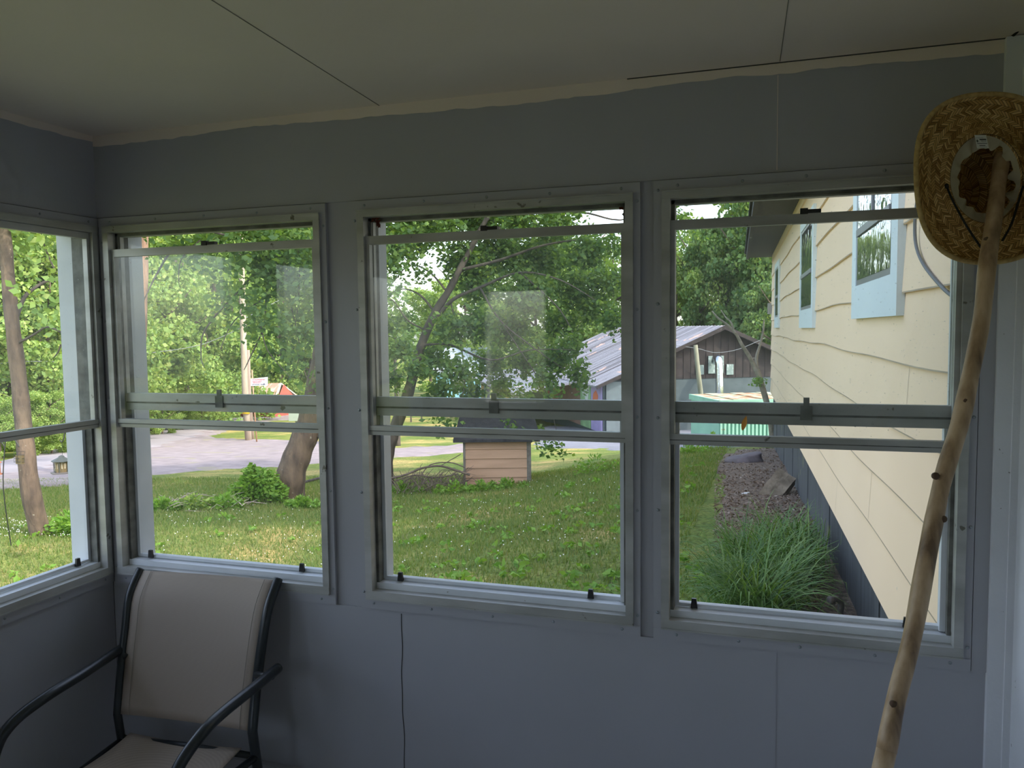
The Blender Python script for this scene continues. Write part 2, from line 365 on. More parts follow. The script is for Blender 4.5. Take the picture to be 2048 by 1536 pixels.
tag(mb.build('dead_leaf_cluster', RDRY), 'dark red dead leaf bits caught in upper right corner of middle window', 'leaf')

# ------------------------------------------------------------------ chair
FRAME = mat('dark_powder_coat', (.022, .027, .03), (.016, .02, .022), scale=30, rough=.33, bump=.1, bscale=300, dist=.0005)
def slingmat():
    m, t, b, o = new_mat('taupe_sling'); b.inputs['Roughness'].default_value = .75
    tc = nd(t, 'ShaderNodeTexCoord'); wv = nd(t, 'ShaderNodeTexWave', i_Scale=160.0, bands_direction='Z'); w2 = nd(t, 'ShaderNodeTexWave', i_Scale=160.0, bands_direction='X')
    t.links.new(tc.outputs['Object'], wv.inputs[0]); t.links.new(tc.outputs['Object'], w2.inputs[0])
    ml = nd(t, 'ShaderNodeMath', operation='MULTIPLY'); t.links.new(wv.outputs[1], ml.inputs[0]); t.links.new(w2.outputs[1], ml.inputs[1])
    r = ramp(t, ml.outputs[0], [(0, (.45, .375, .31)), (1, (.58, .49, .41))]); t.links.new(r.outputs[0], b.inputs['Base Color'])
    tr = nd(t, 'ShaderNodeBsdfTranslucent'); tr.inputs[0].default_value = (.5, .45, .38, 1); mx = nd(t, 'ShaderNodeMixShader', i_0=.18)
    t.links.new(b.outputs[0], mx.inputs[1]); t.links.new(tr.outputs[0], mx.inputs[2]); t.links.new(mx.outputs[0], o.inputs[0]); return m
SLING = slingmat()
ch = tag(empty('patio_chair', (.45, -.38, 0)), 'patio armchair with taupe sling back and seat on dark metal frame, in the corner', 'chair')
Lp = [(-.062, 285, 1141), (-.115, 264, 1192), (-.145, 256, 1256), (-.172, 249, 1319), (-.21, 240, 1428)]
Rp = [(-.034, 549, 1160), (-.085, 530, 1214), (-.115, 517, 1287), (-.142, 505, 1381), (-.18, 498, 1462)]
Lw = [ony(*p) for p in Lp]; Rw = [ony(*p) for p in Rp]
Ls = spline(Lw, 4); Rs = spline(Rw, 4)
def sheet(name, A, Bb, sag, nrm, matl, parent, th=.0025, n=14):
    vs = []; m_ = len(A)
    for i in range(m_):
        for j in range(n+1):
            t = j/n; p = A[i]*(1-t)+Bb[i]*t; vs.append(p+V(nrm)*sag*4*t*(1-t)*math.sin(math.pi*min(.9, .12+i/(m_-1))))
    fs = [(i*(n+1)+j, i*(n+1)+j+1, (i+1)*(n+1)+j+1, (i+1)*(n+1)+j) for i in range(m_-1) for j in range(n)]
    o = mk(name, vs, fs, matl, parent, True); s = o.modifiers.new('t', 'SOLIDIFY'); s.thickness = th; return o
bs = sheet('backrest_sling', Ls, Rs, .022, (0, 1, 0), SLING, ch)
# sewn hems
def hem(A, off, parent):
    MB().tube([p+V(off) for p in A], .0011, 4).build('seam_stitch', mat('stitching', (.30, .27, .22), rough=.8) if 'stitching' not in bpy.data.materials else bpy.data.materials['stitching'], parent)
hem([p*.93+q_*.07 for p, q_ in zip(Ls, Rs)], (0, -.0015, 0), bs); hem([p*.07+q_*.93 for p, q_ in zip(Ls, Rs)], (0, -.0015, 0), bs)
seatL = [V((.232, -.195, .418)), V((.232, -.3, .405)), V((.226, -.45, .405)), V((.222, -.60, .428)), V((.221, -.625, .42))]
seatR = [V((.622, -.175, .418)), V((.625, -.3, .405)), V((.63, -.45, .405)), V((.636, -.58, .428)), V((.637, -.605, .42))]
sheet('seat_sling', spline(seatL, 4), spline(seatR, 4), .02, (0, 0, -1), SLING, ch)
def ext(A, d): return V(A[0])+(V(A[0])-V(A[1]))*d
MB().tube([p+V((-.010, 0, 0)) for p in [ext(Ls, .3)]+Ls]+[V((.205, -.20, .36)), V((.20, -.15, .18)), V((.195, -.10, 0))], .0125, 10).build('back_leg', FRAME, ch, True)
MB().tube([p+V((.012, .0, 0)) for p in [ext(Rs, .3)]+Rs]+[V((.672, -.17, .36)), V((.675, -.12, .18)), V((.68, -.07, 0))], .0145, 10).build('back_leg', FRAME, ch, True)
aL = spline([(.176, -.13, .668), (.184, -.20, .665), (.203, -.33, .662), (.212, -.47, .655), (.196, -.56, .622), (.186, -.605, .56), (.18, -.64, .40), (.175, -.68, .0)], 6)
aR = spline([(.737, -.145, .664), (.745, -.28, .662), (.752, -.42, .660), (.755, -.50, .648), (.748, -.575, .605), (.742, -.615, .54), (.735, -.64, .40), (.73, -.68, .0)], 6)
for A in (aL, aR): MB().tube(A, .0150, 12, flat=1.0).build('arm_and_front_leg', FRAME, ch, True)
for o_ in (Lw, Rw): pass
MB().tube([(.180, -.165, .655), (.205, -.17, .645)], .010, 8).build('arm_bracket', FRAME, ch, True)
MB().tube([(.738, -.175, .652), (.668, -.155, .64)], .010, 8).build('arm_bracket', FRAME, ch, True)
MB().tube([(.206, -.20, .395), (.226, -.45, .39), (.182, -.63, .41)], .011, 8).build('seat_rail', FRAME, ch, True)
MB().tube([(.672, -.18, .40), (.645, -.45, .39), (.735, -.63, .41)], .011, 8).build('seat_rail', FRAME, ch, True)
MB().tube([(.206, -.20, .40), (.44, -.19, .405), (.672, -.175, .40)], .010, 8).build('cross_bar', FRAME, ch, True)

# ------------------------------------------------------------------ straw hat on a walking stick
def strawmat():
    m, t, b, o = new_mat('woven_straw'); b.inputs['Roughness'].default_value = .55
    uv = nd(t, 'ShaderNodeUVMap'); uv.uv_map = 'weave'; sp_ = nd(t, 'ShaderNodeSeparateXYZ'); t.links.new(uv.outputs[0], sp_.inputs[0])
    def mth(op, a, b_=None, c=None):
        n = nd(t, 'ShaderNodeMath', operation=op)
        for i, x in enumerate((a, b_, c)):
            if x is None: continue
            if isinstance(x, (int, float)): n.inputs[i].default_value = x
            else: t.links.new(x, n.inputs[i])
        return n.outputs[0]
    U_, V_ = sp_.outputs[0], sp_.outputs[1]     # U runs round the brim (strip count), V outward (ring count)
    zig = mth('PINGPONG', V_, 1.0)
    s = mth('ADD', U_, mth('MULTIPLY', zig, 1.7))
    fr = mth('PINGPONG', s, .5)                 # 0..0.5 across one strip
    edge = mth('PINGPONG', V_, .5)
    wid = nd(t, 'ShaderNodeTexWhiteNoise', noise_dimensions='2D'); cmb = nd(t, 'ShaderNodeCombineXYZ')
    t.links.new(mth('FLOOR', s), cmb.inputs[0]); t.links.new(mth('FLOOR', V_), cmb.inputs[1]); t.links.new(cmb.outputs[0], wid.inputs[0])
    rc = ramp(t, wid.outputs[0], [(0, (.36, .18, .045)), (.5, (.68, .41, .13)), (1, (.92, .66, .28))])
    gap = ramp(t, fr, [(.0, (.10,)*3), (.16, (1, 1, 1))]); ge = ramp(t, edge, [(0, (.35,)*3), (.06, (1, 1, 1))])
    m1 = nd(t, 'ShaderNodeMix', data_type='RGBA', blend_type='MULTIPLY', i_0=1.0); t.links.new(rc.outputs[0], m1.inputs[6]); t.links.new(gap.outputs[0], m1.inputs[7])
    m2 = nd(t, 'ShaderNodeMix', data_type='RGBA', blend_type='MULTIPLY', i_0=1.0); t.links.new(m1.outputs[2], m2.inputs[6]); t.links.new(ge.outputs[0], m2.inputs[7])
    t.links.new(m2.outputs[2], b.inputs['Base Color'])
    bp = nd(t, 'ShaderNodeBump', i_Strength=.9, i_Distance=.0015); t.links.new(fr, bp.inputs['Height']); t.links.new(bp.outputs[0], b.inputs['Normal'])
    tr = nd(t, 'ShaderNodeBsdfTranslucent'); t.links.new(m2.outputs[2], tr.inputs[0]); mx = nd(t, 'ShaderNodeMixShader', i_0=.25)
    t.links.new(b.outputs[0], mx.inputs[1]); t.links.new(tr.outputs[0], mx.inputs[2]); t.links.new(mx.outputs[0], o.inputs[0]); return m
STRAW = strawmat()
HQ = 1.66; HC = P(1973, 357, HQ); px = HQ/FPX
hat = tag(empty('straw_hat', HC), 'wide brimmed woven straw hat, underside showing, hung on the stick top in the corner', 'hat')
def hatpt(a, rho, depth):
    """a angle, rho 0 at the crown opening .. 1 at the brim edge; depth away from the camera"""
    ca, sa = math.cos(a), math.sin(a)
    ex = 153 if ca < 0 else 150; ey = 168
    k = (abs(ca)**2.5+abs(sa)**2.5)**(-1/2.5)          # slightly squared outline
    kk = 1+(k-1)*rho*.75
    rx = 73+(ex-73)*rho; ry = 89+(ey-89)*rho
    p = HC+RR*(ca*rx*kk*px)+UU*(sa*ry*kk*px)+F*depth
    if p[0] > XR-.016:
        e = p[0]-(XR-.016); p[0] -= e; p[1] -= e*1.1
    if p[1] > -.032: p[1] = -.032
    return p
NA, NB = 160, 18; vs = []; fs = []; uvs = []
for i in range(NB+1):
    rho = i/NB
    for j in range(NA+1):
        a = 2*math.pi*j/NA
        roll_ = -.022*rho**2.2*abs(math.cos(a))**2 + .012*math.sin(math.pi*rho)
        vs.append(hatpt(a, rho, roll_+.004*math.sin(3*a+1)*rho)); uvs.append((j/NA*120, rho*9))
for i in range(NB):
    for j in range(NA): q0 = i*(NA+1)+j; fs.append((q0, q0+1, q0+NA+2, q0+NA+1))
nb_brim = len(fs)
def hatmesh(name, vs, fs, uvs, parent, th=.0016):
    me = bpy.data.meshes.new(name); me.from_pydata([tuple(p) for p in vs], [], fs); me.update()
    ul = me.uv_layers.new(name='weave')
    for l in me.loops: ul.data[l.index].uv = uvs[l.vertex_index]
    me.polygons.foreach_set('use_smooth', [True]*len(me.polygons)); me.materials.append(STRAW)
    o = bpy.data.objects.new(name, me); COL.objects.link(o); o.parent = parent; o.matrix_parent_inverse = wm(parent).inverted()
    s = o.modifiers.new('t', 'SOLIDIFY'); s.thickness = th; s.offset = 0; return o
hatmesh('brim', vs, fs, uvs, hat)
vs = []; fs = []; uvs = []; prof = [(1, 0), (.985, .02), (.97, .05), (.93, .085), (.82, .105), (.55, .112), (.25, .106), (.02, .104)]
for i, (s_, dpt) in enumerate(prof):
    for j in range(NA+1):
        a = 2*math.pi*j/NA; p = hatpt(a, 0, 0); c = HC
        q_ = c+(p-c)*s_+F*dpt
        if q_[1] > -.032: q_[1] = -.032
        if q_[0] > XR-.016: q_[0] = XR-.016
        vs.append(q_); uvs.append((j/NA*90, 20+i*1.3))
for i in range(len(prof)-1):
    for j in range(NA): q0 = i*(NA+1)+j; fs.append((q0, q0+1, q0+NA+2, q0+NA+1))
hatmesh('crown', vs, fs, uvs, hat)
EDGE = mat('straw_binding', (.60, .42, .17), (.42, .27, .09), scale=90, rough=.6, bump=.5, bscale=200)
MB().tube([hatpt(2*math.pi*j/120, 1.0, -.022*abs(math.cos(2*math.pi*j/120))**2+.004*math.sin(6*math.pi*j/120+1)) for j in range(121)], .0052, 8, cap=False).build('brim_binding', EDGE, hat, True)
BAND = mat('cream_sweatband', (.58, .52, .36), (.48, .42, .28), scale=12, rough=.7)
vs = []; n = 200
for j in range(n+1):
    a = 2*math.pi*j/n; p = hatpt(a, 0, 0); c = HC
    cc = math.cos(a); wav = .004*math.sin(a*11)+.003*math.sin(a*17+1); wl_ = .27-.07*cc+.02*math.sin(a*6+2)+.012*math.sin(a*15); wr_ = .08+.16*max(0, math.sin(a*12))**.7; bl = sm((cc-.15)/.35); wid = wl_*(1-bl)+wr_*bl
    for t_ in (0, .33, .66, 1): vs.append(c+(p-c)*(.985-wid*t_)+F*(.006+.012*t_+wav*t_))
mk('sweatband', vs, [(j*4+k, j*4+k+1, j*4+k+5, j*4+k+4) for j in range(n) for k in range(3)], BAND, hat, True)
TAGM = mat('white_label', (.80, .79, .74), rough=.7); INK = mat('black_ink', (.03, .03, .03), rough=.8)
tq = HQ-.006
tg = mk('label_tag', [P(1949, 270, tq), P(1972, 270, tq), P(1978, 296.5, tq), P(1954, 297, tq)], [(3, 2, 1, 0)], TAGM, hat)
def qd(mb, pts, q): mb.add([P(u, v, q) for u, v in pts], [(0, 1, 2, 3)])
mb = MB(); iq = tq-.0006
def tl(u, v):       # tag-local 0..1
    a = (1949+(1954-1949)*v, 270+27*v); b = (1972+(1978-1972)*v, 270+26.5*v); return (a[0]+(b[0]-a[0])*u, a[1]+(b[1]-a[1])*u)
def tbar(u0, u1, v0, v1): qd(mb, [tl(u0, v0), tl(u1, v0), tl(u1, v1), tl(u0, v1)], iq)
tbar(.36, .93, .29, .37); tbar(.1, .95, .61, .65); tbar(.25, .75, .76, .81); tbar(.25, .85, .89, .91); tbar(.05, .7, .2, .215)
tbar(.05, .25, .42, .47); tbar(.12, .18, .34, .55)
mb.build('label_print', INK, tg)
def text(body, name, origin, ex, ey, h, matl, parent, wide=1.0):
    cu = bpy.data.curves.new(name, 'FONT'); cu.body = body; cu.size = 1; cu.align_x = 'CENTER'; cu.align_y = 'CENTER'; cu.extrude = .002
    o = bpy.data.objects.new(name, cu); COL.objects.link(o)
    dg = bpy.context.evaluated_depsgraph_get(); me = bpy.data.meshes.new_from_object(o.evaluated_get(dg)); bpy.data.objects.remove(o)
    ex = V(ex)/np.linalg.norm(ex); ey = V(ey)/np.linalg.norm(ey); nz_ = np.cross(ex, ey)
    for v_ in me.vertices: v_.co = Vector(V(origin)+ex*v_.co.x*h*wide+ey*v_.co.y*h+nz_*v_.co.z*h)
    me.materials.clear(); me.materials.append(matl); ob = bpy.data.objects.new(name, me); COL.objects.link(ob)
    ob.parent = parent; ob.matrix_parent_inverse = wm(parent).inverted(); return ob
cxy = tl(.66, .46); text('TECH', 'label_lettering', P(cxy[0], cxy[1], iq), RR, UU, .0042, INK, tg, 1.05)
CORD = mat('black_cord', (.012, .012, .012), rough=.8)
MB().tube(spline([P(1893, 372, HQ-.012), P(1906, 402, HQ-.02), P(1935, 455, HQ-.03), P(1966, 503, HQ-.035), P(1968, 528, HQ-.02), P(1962, 548, HQ-.0)], 5), .0022, 6).tube([P(1893, 370, HQ-.016), P(1894, 375, HQ-.01)], .004, 8).build('chin_cord', CORD, hat, True)
MB().tube(spline([P(2046, 372, HQ-.012), P(2035, 410, HQ-.015), P(2022, 450, HQ-.02), P(2004, 482, HQ-.012)], 5), .0025, 6).build('chin_cord', CORD, hat, True)
# stick
def woodmat():
    m, t, b, o = new_mat('peeled_wood'); b.inputs['Roughness'].default_value = .45
    tc = nd(t, 'ShaderNodeTexCoord'); mp = nd(t, 'ShaderNodeMapping'); mp.inputs['Scale'].default_value = (9, 9, 1.2); t.links.new(tc.outputs['Object'], mp.inputs[0])
    n1 = nd(t, 'ShaderNodeTexNoise', i_Scale=3.0, i_Detail=6); t.links.new(mp.outputs[0], n1.inputs[0])
    r = ramp(t, n1.outputs[0], [(.32, (.16, .095, .05)), (.45, (.38, .25, .14)), (.62, (.56, .40, .25))])
    t.links.new(r.outputs[0], b.inputs['Base Color'])
    bp = nd(t, 'ShaderNodeBump', i_Strength=.35, i_Distance=.002); t.links.new(n1.outputs[0], bp.inputs['Height']); t.links.new(bp.outputs[0], b.inputs['Normal']); return m
WOOD = woodmat()
sp_pts = [(2008, 297), (1999, 350), (1989, 430), (1975, 525), (1963, 640), (1941, 750), (1919, 850), (1888, 950), (1869, 1036), (1848, 1145), (1823, 1280), (1792, 1400), (1773, 1500), (1765, 1536)]
sw = []
def SQ(v): return float(np.interp(v, [297, 350, 430, 525, 1536], [1.712, 1.678, 1.628, 1.590, 1.40]))
for u, v in sp_pts:
    sw.append(P(u, v, SQ(v)))
d = sw[-1]-sw[-4]; d /= np.linalg.norm(d); last = sw[-1]; k = (last[2]-0.0)/(-d[2]); sw += [last+d*k*.5+V((.004, 0, 0)), last+d*k]
ss = spline(sw, 4); n = len(ss); rad = [.0158+.0009*math.sin(i*.9)*math.sin(i*.37)+.0018*(i/n) for i in range(n)]; rad[0] = .010
rad[-1] = .015
st = tag(MB().tube(ss, rad, 16).build('walking_stick', WOOD, None, True), 'long peeled crooked wooden stick leaning in the corner in front of the right window', 'stick')
KN = mat('dark_knot', (.10, .055, .03), rough=.7)
for (u, v, s_) in ((1932, 803, .006), (1871, 952, .0065), (1887, 1038, .006), (1787, 1408, .006), (1973, 478, .004)):
    c = P(u, v, SQ(v)-.012)
    MB().lathe(c, [(s_, -.004), (s_*1.1, .002), (s_*.6, s_*.7)], 10, -F).build('knot', KN if s_ < .007 else WOOD, st, True)
# cable in the upper corner
tag(MB().tube(spline([P(2056, 36, 1.72), P(2035, 62, 1.74), P(2018, 80, 1.79), P(2016, 104, 1.86), P(2010, 128, 1.90)], 5), .004, 8).build('cable', CORD, None, True), 'black cable looping in the upper right corner under the ceiling', 'cable')
# ================================================================== OUTDOORS
# ------------------------------------------------------------------ ground
def groundmat():
    m, t, b, o = new_mat('lawn_ground'); b.inputs['Roughness'].default_value = .95; b.inputs['Specular IOR Level'].default_value = .1
    tc = nd(t, 'ShaderNodeTexCoord')
    n1 = nd(t, 'ShaderNodeTexNoise', i_Scale=.55, i_Detail=5); n2 = nd(t, 'ShaderNodeTexNoise', i_Scale=26.0, i_Detail=5); n3 = nd(t, 'ShaderNodeTexNoise', i_Scale=3.0, i_Detail=4)
    for n_ in (n1, n2, n3): t.links.new(tc.outputs['Object'], n_.inputs[0])
    r1 = ramp(t, n1.outputs[0], [(.36, (.12, .175, .05)), (.52, (.19, .225, .075)), (.64, (.38, .31, .15))])
    r2 = ramp(t, n2.outputs[0], [(.3, (.45, .45, .4)), (.7, (1.35, 1.3, 1.2))]); r3 = ramp(t, n3.outputs[0], [(.35, (.8, .9, .75)), (.7, (1.25, 1.15, 1.0))])
    a = nd(t, 'ShaderNodeMix', data_type='RGBA', blend_type='MULTIPLY', i_0=1.0); t.links.new(r1.outputs[0], a.inputs[6]); t.links.new(r2.outputs[0], a.inputs[7])
    c = nd(t, 'ShaderNodeMix', data_type='RGBA', blend_type='MULTIPLY', i_0=1.0); t.links.new(a.outputs[2], c.inputs[6]); t.links.new(r3.outputs[0], c.inputs[7])
    t.links.new(c.outputs[2], b.inputs['Base Color'])
    bp = nd(t, 'ShaderNodeBump', i_Strength=.8, i_Distance=.03); t.links.new(n2.outputs[0], bp.inputs['Height']); t.links.new(bp.outputs[0], b.inputs['Normal']); return m
gx = np.concatenate([np.arange(-130, -20, 4), np.arange(-20, -8, .6), np.arange(-8, 5, .22), np.arange(5, 16, .8), np.arange(16, 90, 5)])
gy = np.concatenate([np.arange(-30, -4, 3), np.arange(-4, 20, .25), np.arange(20, 50, 1.), np.arange(50, 240, 8)])
vs = [(x, y, gh(x, y)) for y in gy for x in gx]; nx = len(gx)
fs = [(j*nx+i, j*nx+i+1, (j+1)*nx+i+1, (j+1)*nx+i) for j in range(len(gy)-1) for i in range(nx-1)]
ground = tag(mk('ground', vs, fs, groundmat(), None, True, recalc=False), kind='structure')
def drape(name, pxs, matl, dz, step=.5, jit=0.0, world=None, kind='structure'):
    W = [G(*p) for p in pxs] if world is None else world
    poly = []
    for a, b in zip(W, W[1:]+W[:1]):
        L = np.linalg.norm((b-a)[:2]); k = max(1, int(L/step))
        for i in range(k):
            p = a+(b-a)*i/k; nrm = V((-(b-a)[1], (b-a)[0], 0))/(L+1e-6)
            poly.append((p+nrm*random.uniform(-jit, jit))[:2])
    n = len(poly); pts = [Vector(p) for p in poly]
    xs = [p[0] for p in poly]; ys = [p[1] for p in poly]
    g = max(step, (max(xs)-min(xs))/90)
    def inside(x, y):
        c = False; j = n-1
        for i in range(n):
            if (ys[i] > y) != (ys[j] > y) and x < (xs[j]-xs[i])*(y-ys[i])/(ys[j]-ys[i]+1e-12)+xs[i]: c = not c
            j = i
        return c
    for x in np.arange(min(xs), max(xs), g):
        for y in np.arange(min(ys), max(ys), g):
            if inside(x, y): pts.append(Vector((x, y)))
    r = delaunay_2d_cdt(pts, [], [list(range(n))], 1, 1e-4)
    rim = set(); [rim.update(i for i, s_ in enumerate(r[3]) if any(q_ < n for q_ in s_))]
    o = mk(name, [(p.x, p.y, gh(p.x, p.y)+(dz if i not in rim else -.03)) for i, p in enumerate(r[0])], [tuple(f) for f in r[2]], matl, None, True)
    if kind: tag(o, kind=kind)
    return o
GRAVEL = mat('pale_gravel', (.30, .25, .25), (.215, .18, .18), scale=3, rough=.95, bump=.8, bscale=60, dist=.02, spots=(1.3, .62, (.26, .23, .17)))
ROADM = mat('grey_road', (.29, .262, .27), (.235, .213, .22), scale=.8, rough=.9, bump=.4, bscale=80, dist=.01, stretch=(1, .4, 1))
PAVE = mat('blue_grey_pavement', (.17, .175, .205), (.13, .135, .16), scale=2, rough=.9, bump=.4, bscale=40, dist=.01)
DIRT = mat('brown_leaf_litter', (.24, .175, .125), (.11, .075, .055), scale=22, rough=.95, bump=1.0, bscale=50, dist=.03, spots=(48, .66, (.42, .36, .32)), lo=.38, hi=.6)
drape('gravel_lot', [(-320, 1010), (0, 981), (150, 972), (292, 952), (450, 940), (646, 928), (780, 917), (925, 906), (1060, 899), (1062, 872), (925, 889), (780, 897), (700, 884), (600, 883), (500, 879), (445, 877), (432, 871), (490, 849), (560, 842), (640, 838), (560, 828), (378, 846), (290, 866), (146, 894), (0, 925), (-320, 985)], GRAVEL, .035, .5, .12)
drape('road', [(-320, 992), (0, 957), (120, 936), (290, 901), (432, 862), (520, 838), (560, 832), (700, 825), (700, 814), (600, 816), (520, 820), (440, 832), (378, 843), (290, 863), (146, 891), (0, 922), (-320, 975)], ROADM, .06, .8)
drape('paved_yard', [(1060, 898), (1200, 898), (1345, 898), (1430, 899), (1560, 899), (1640, 890), (1640, 850), (1400, 850), (1215, 852), (1080, 852), (1065, 868)], PAVE, .04, .8)
drape('dirt_bed', [(1424, 925), (1462, 903), (1543, 897), (1575, 900), (1640, 960), (1720, 1080), (1800, 1240), (1560, 1300), (1500, 1150), (1452, 1085), (1432, 1040), (1440, 985)], DIRT, .03, .2, .06)
# ------------------------------------------------------------------ grass blades, clover, weeds
rng = np.random.default_rng(3)
GRASS = leafmat('grass_blades', [(.105, .175, .05), (.15, .23, .06), (.21, .27, .085), (.31, .29, .14)], .4)
def in_dirt(x, y): return x > 2.45+(-.02*y) or (x > 1.15+.03*y and y > 4.2 and y < 13.5 and x > 1.55)
def blades(name, n, q0, q1, h, wd, matl, lab, seed, u0=-60, u1=1640, hh=1.0, dens=2.0):
    r = np.random.default_rng(seed); vs = []; fs = []
    while len(fs) < n:
        q = q0+(q1-q0)*r.random()**(1/dens*1.3); u = r.uniform(u0, u1); p = on_ground(u, q)
        if p[1] < .6 or p[0] < -14 or in_dirt(p[0], p[1]): continue
        a = r.uniform(0, 6.28); l = h*r.uniform(.5, 1.2); w_ = wd*r.uniform(.7, 1.3)*(1+q*.05); d = V((math.cos(a), math.sin(a), 0))*w_
        ln = V((r.normal(), r.normal(), 0))*l*.35; k = len(vs); vs += [p-d, p+d, p+ln+V((0, 0, l))]; fs.append((k, k+1, k+2))
    return tag(mk(name, vs, fs, matl, None, recalc=False), lab, 'grass', kind='stuff')
blades('lawn_grass', 120000, 4.3, 15.5, .055, .004, GRASS, 'short green grass blades covering the lawn outside the windows', 5)
WEED = leafmat('broad_weed_leaves', [(.12, .26, .04), (.20, .36, .06), (.26, .42, .08)], .4)
def leaf_quads(C_, N, size, seed, asp=.55, up=0.0, droop=0.0):
    """C_: (k,3) leaf centres -> vertices and faces of folded leaf blades"""
    r = np.random.default_rng(seed); n = len(C_)
    d = r.normal(size=(n, 3)); d[:, 2] = d[:, 2]*.6-droop+up; d /= np.linalg.norm(d, axis=1)[:, None]
    e = np.cross(d, r.normal(size=(n, 3))); e /= np.linalg.norm(e, axis=1)[:, None]+1e-9; f = np.cross(d, e)
    s = (size*r.uniform(.6, 1.3, n))[:, None]
    v = np.stack([C_-d*s*.5, C_+e*s*asp*.5+f*s*.08, C_+d*s*.5, C_-e*s*asp*.5+f*s*.08], 1).reshape(-1, 3)
    return v, n
def fast_mesh(name, v, nface, matl, parent=None, k=4):
    me = bpy.data.meshes.new(name); nv = len(v); me.vertices.add(nv); me.vertices.foreach_set('co', np.asarray(v, dtype=np.float32).ravel())
    me.loops.add(nface*k); me.loops.foreach_set('vertex_index', np.arange(nface*k, dtype=np.int32))
    me.polygons.add(nface); me.polygons.foreach_set('loop_start', np.arange(0, nface*k, k, dtype=np.int32)); me.polygons.foreach_set('loop_total', np.full(nface, k, dtype=np.int32))
    me.update(calc_edges=True); me.materials.append(matl)
    o = bpy.data.objects.new(name, me); COL.objects.link(o)
    if parent is not None: o.parent = parent; o.matrix_parent_inverse = wm(parent).inverted()
    return o
pts = []
for i in range(260):
    q = 5+7*random.random()**1.5; u = random.uniform(770, 1430) if i % 3 else random.uniform(0, 770); c = on_ground(u, q)
    if c[1] < .8 or in_dirt(c[0], c[1]): continue
    for j in range(7): a = random.uniform(0, 6.28); pts.append(c+V((math.cos(a)*.045, math.sin(a)*.045, .03+random.random()*.03)))
v, n = leaf_quads(np.array(pts), 0, .075, 9, .5); tag(fast_mesh('lawn_weeds', v, n, WEED), 'broad bright green weed leaves scattered through the lawn', 'weeds', kind='stuff')
CLOV = mat('clover_white', (.8, .8, .72), rough=.8)
mb = MB()
for i in range(620):
    if i < 260: q = random.uniform(9.3, 10.8); u = random.uniform(-20, 240)
    elif i < 420: q = random.uniform(7, 13); u = random.uniform(280, 660)
    else: q = random.uniform(6, 15); u = random.uniform(770, 1260)
    c = on_ground(u, q, .05); s = .0075
    if in_dirt(c[0], c[1]): continue
    mb.add([c+V((s, 0, 0)), c+V((0, s, 0)), c-V((s, 0, 0)), c-V((0, s, 0)), c+V((0, 0, s)), c-V((0, 0, s))], [(0, 1, 4), (1, 2, 4), (2, 3, 4), (3, 0, 4), (1, 0, 5), (2, 1, 5), (3, 2, 5), (0, 3, 5)])
tag(mb.build('clover_flowers', CLOV), 'tiny white clover flower heads dotted over the lawn', 'flowers', kind='stuff')

# ------------------------------------------------------------------ trees
BARK = mat('grey_bark', (.165, .118, .08), (.075, .055, .042), scale=9, rough=.95, bump=1.0, bscale=30, dist=.02, stretch=(1, 1, .35), spots=(14, .70, (.28, .26, .20)))
BARKD = mat('dark_bark', (.11, .09, .07), (.05, .042, .035), scale=9, rough=.95, bump=.8, bscale=30, dist=.02, stretch=(1, 1, .35))
LNEAR = leafmat('mulberry_leaves', [(.07, .145, .05), (.11, .20, .065), (.15, .26, .075), (.21, .31, .08)], .5)
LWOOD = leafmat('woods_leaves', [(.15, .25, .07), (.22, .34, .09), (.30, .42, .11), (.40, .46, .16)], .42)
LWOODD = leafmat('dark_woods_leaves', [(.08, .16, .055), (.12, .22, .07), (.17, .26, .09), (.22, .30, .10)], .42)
def tree(name, label, cat, base, trunk, branches, clusters, nleaf, size, bark, leafm, seed, group=None, droop=.3):
    T = tag(empty(name, base), label, cat, group)
    mb = MB()
    for pth, r0, r1 in trunk:
        s = spline(pth, 6); m = len(s); mb.tube(s, [r0+(r1-r0)*(i/(m-1))**.8+.03*r0*math.sin(i*1.3) for i in range(m)], 12)
    mb.build('trunk', bark, T, True)
    if branches:
        mb = MB()
        for pth, r0, r1 in branches:
            r0 *= .55; r1 *= .55
            s = spline(pth, 5); m = len(s); mb.tube(s, [r0+(r1-r0)*i/(m-1) for i in range(m)], 6)
        mb.build('branches', BARKD, T, True)
    r = np.random.default_rng(seed); C_ = []
    tot = sum(c[1]**2*c[2] for c in clusters)
    for c, rad, wgt in clusters:
        k = int(nleaf*rad**2*wgt/tot); d = r.normal(size=(k, 3)); d /= np.linalg.norm(d, axis=1)[:, None]
        rr = rad*r.random(k)**.45; d[:, 2] *= .8
        # gather the leaves on twigs
        p = c+d*rr[:, None]; tw = r.normal(size=(max(1, k//9), 3)); tw = c+tw/np.linalg.norm(tw, axis=1)[:, None]*(rad*r.random(len(tw))**.4)[:, None]*V((1, 1, .85))
        idx = r.integers(0, len(tw), k); p = p*.25+(tw[idx]+r.normal(size=(k, 3))*size*1.3)*.75; C_.append(p)
    C_ = np.concatenate(C_); v, n = leaf_quads(C_, 0, size, seed+1, .62, droop=droop)
    fast_mesh('foliage', v, n, leafm, T); return T
def PP(l, q): return [P(u, v, q) for u, v in l]
def path(l, q0, q1=None):
    q1 = q0 if q1 is None else q1; n = len(l); return [P(u, v, q0+(q1-q0)*i/(n-1)) for i, (u, v) in enumerate(l)]
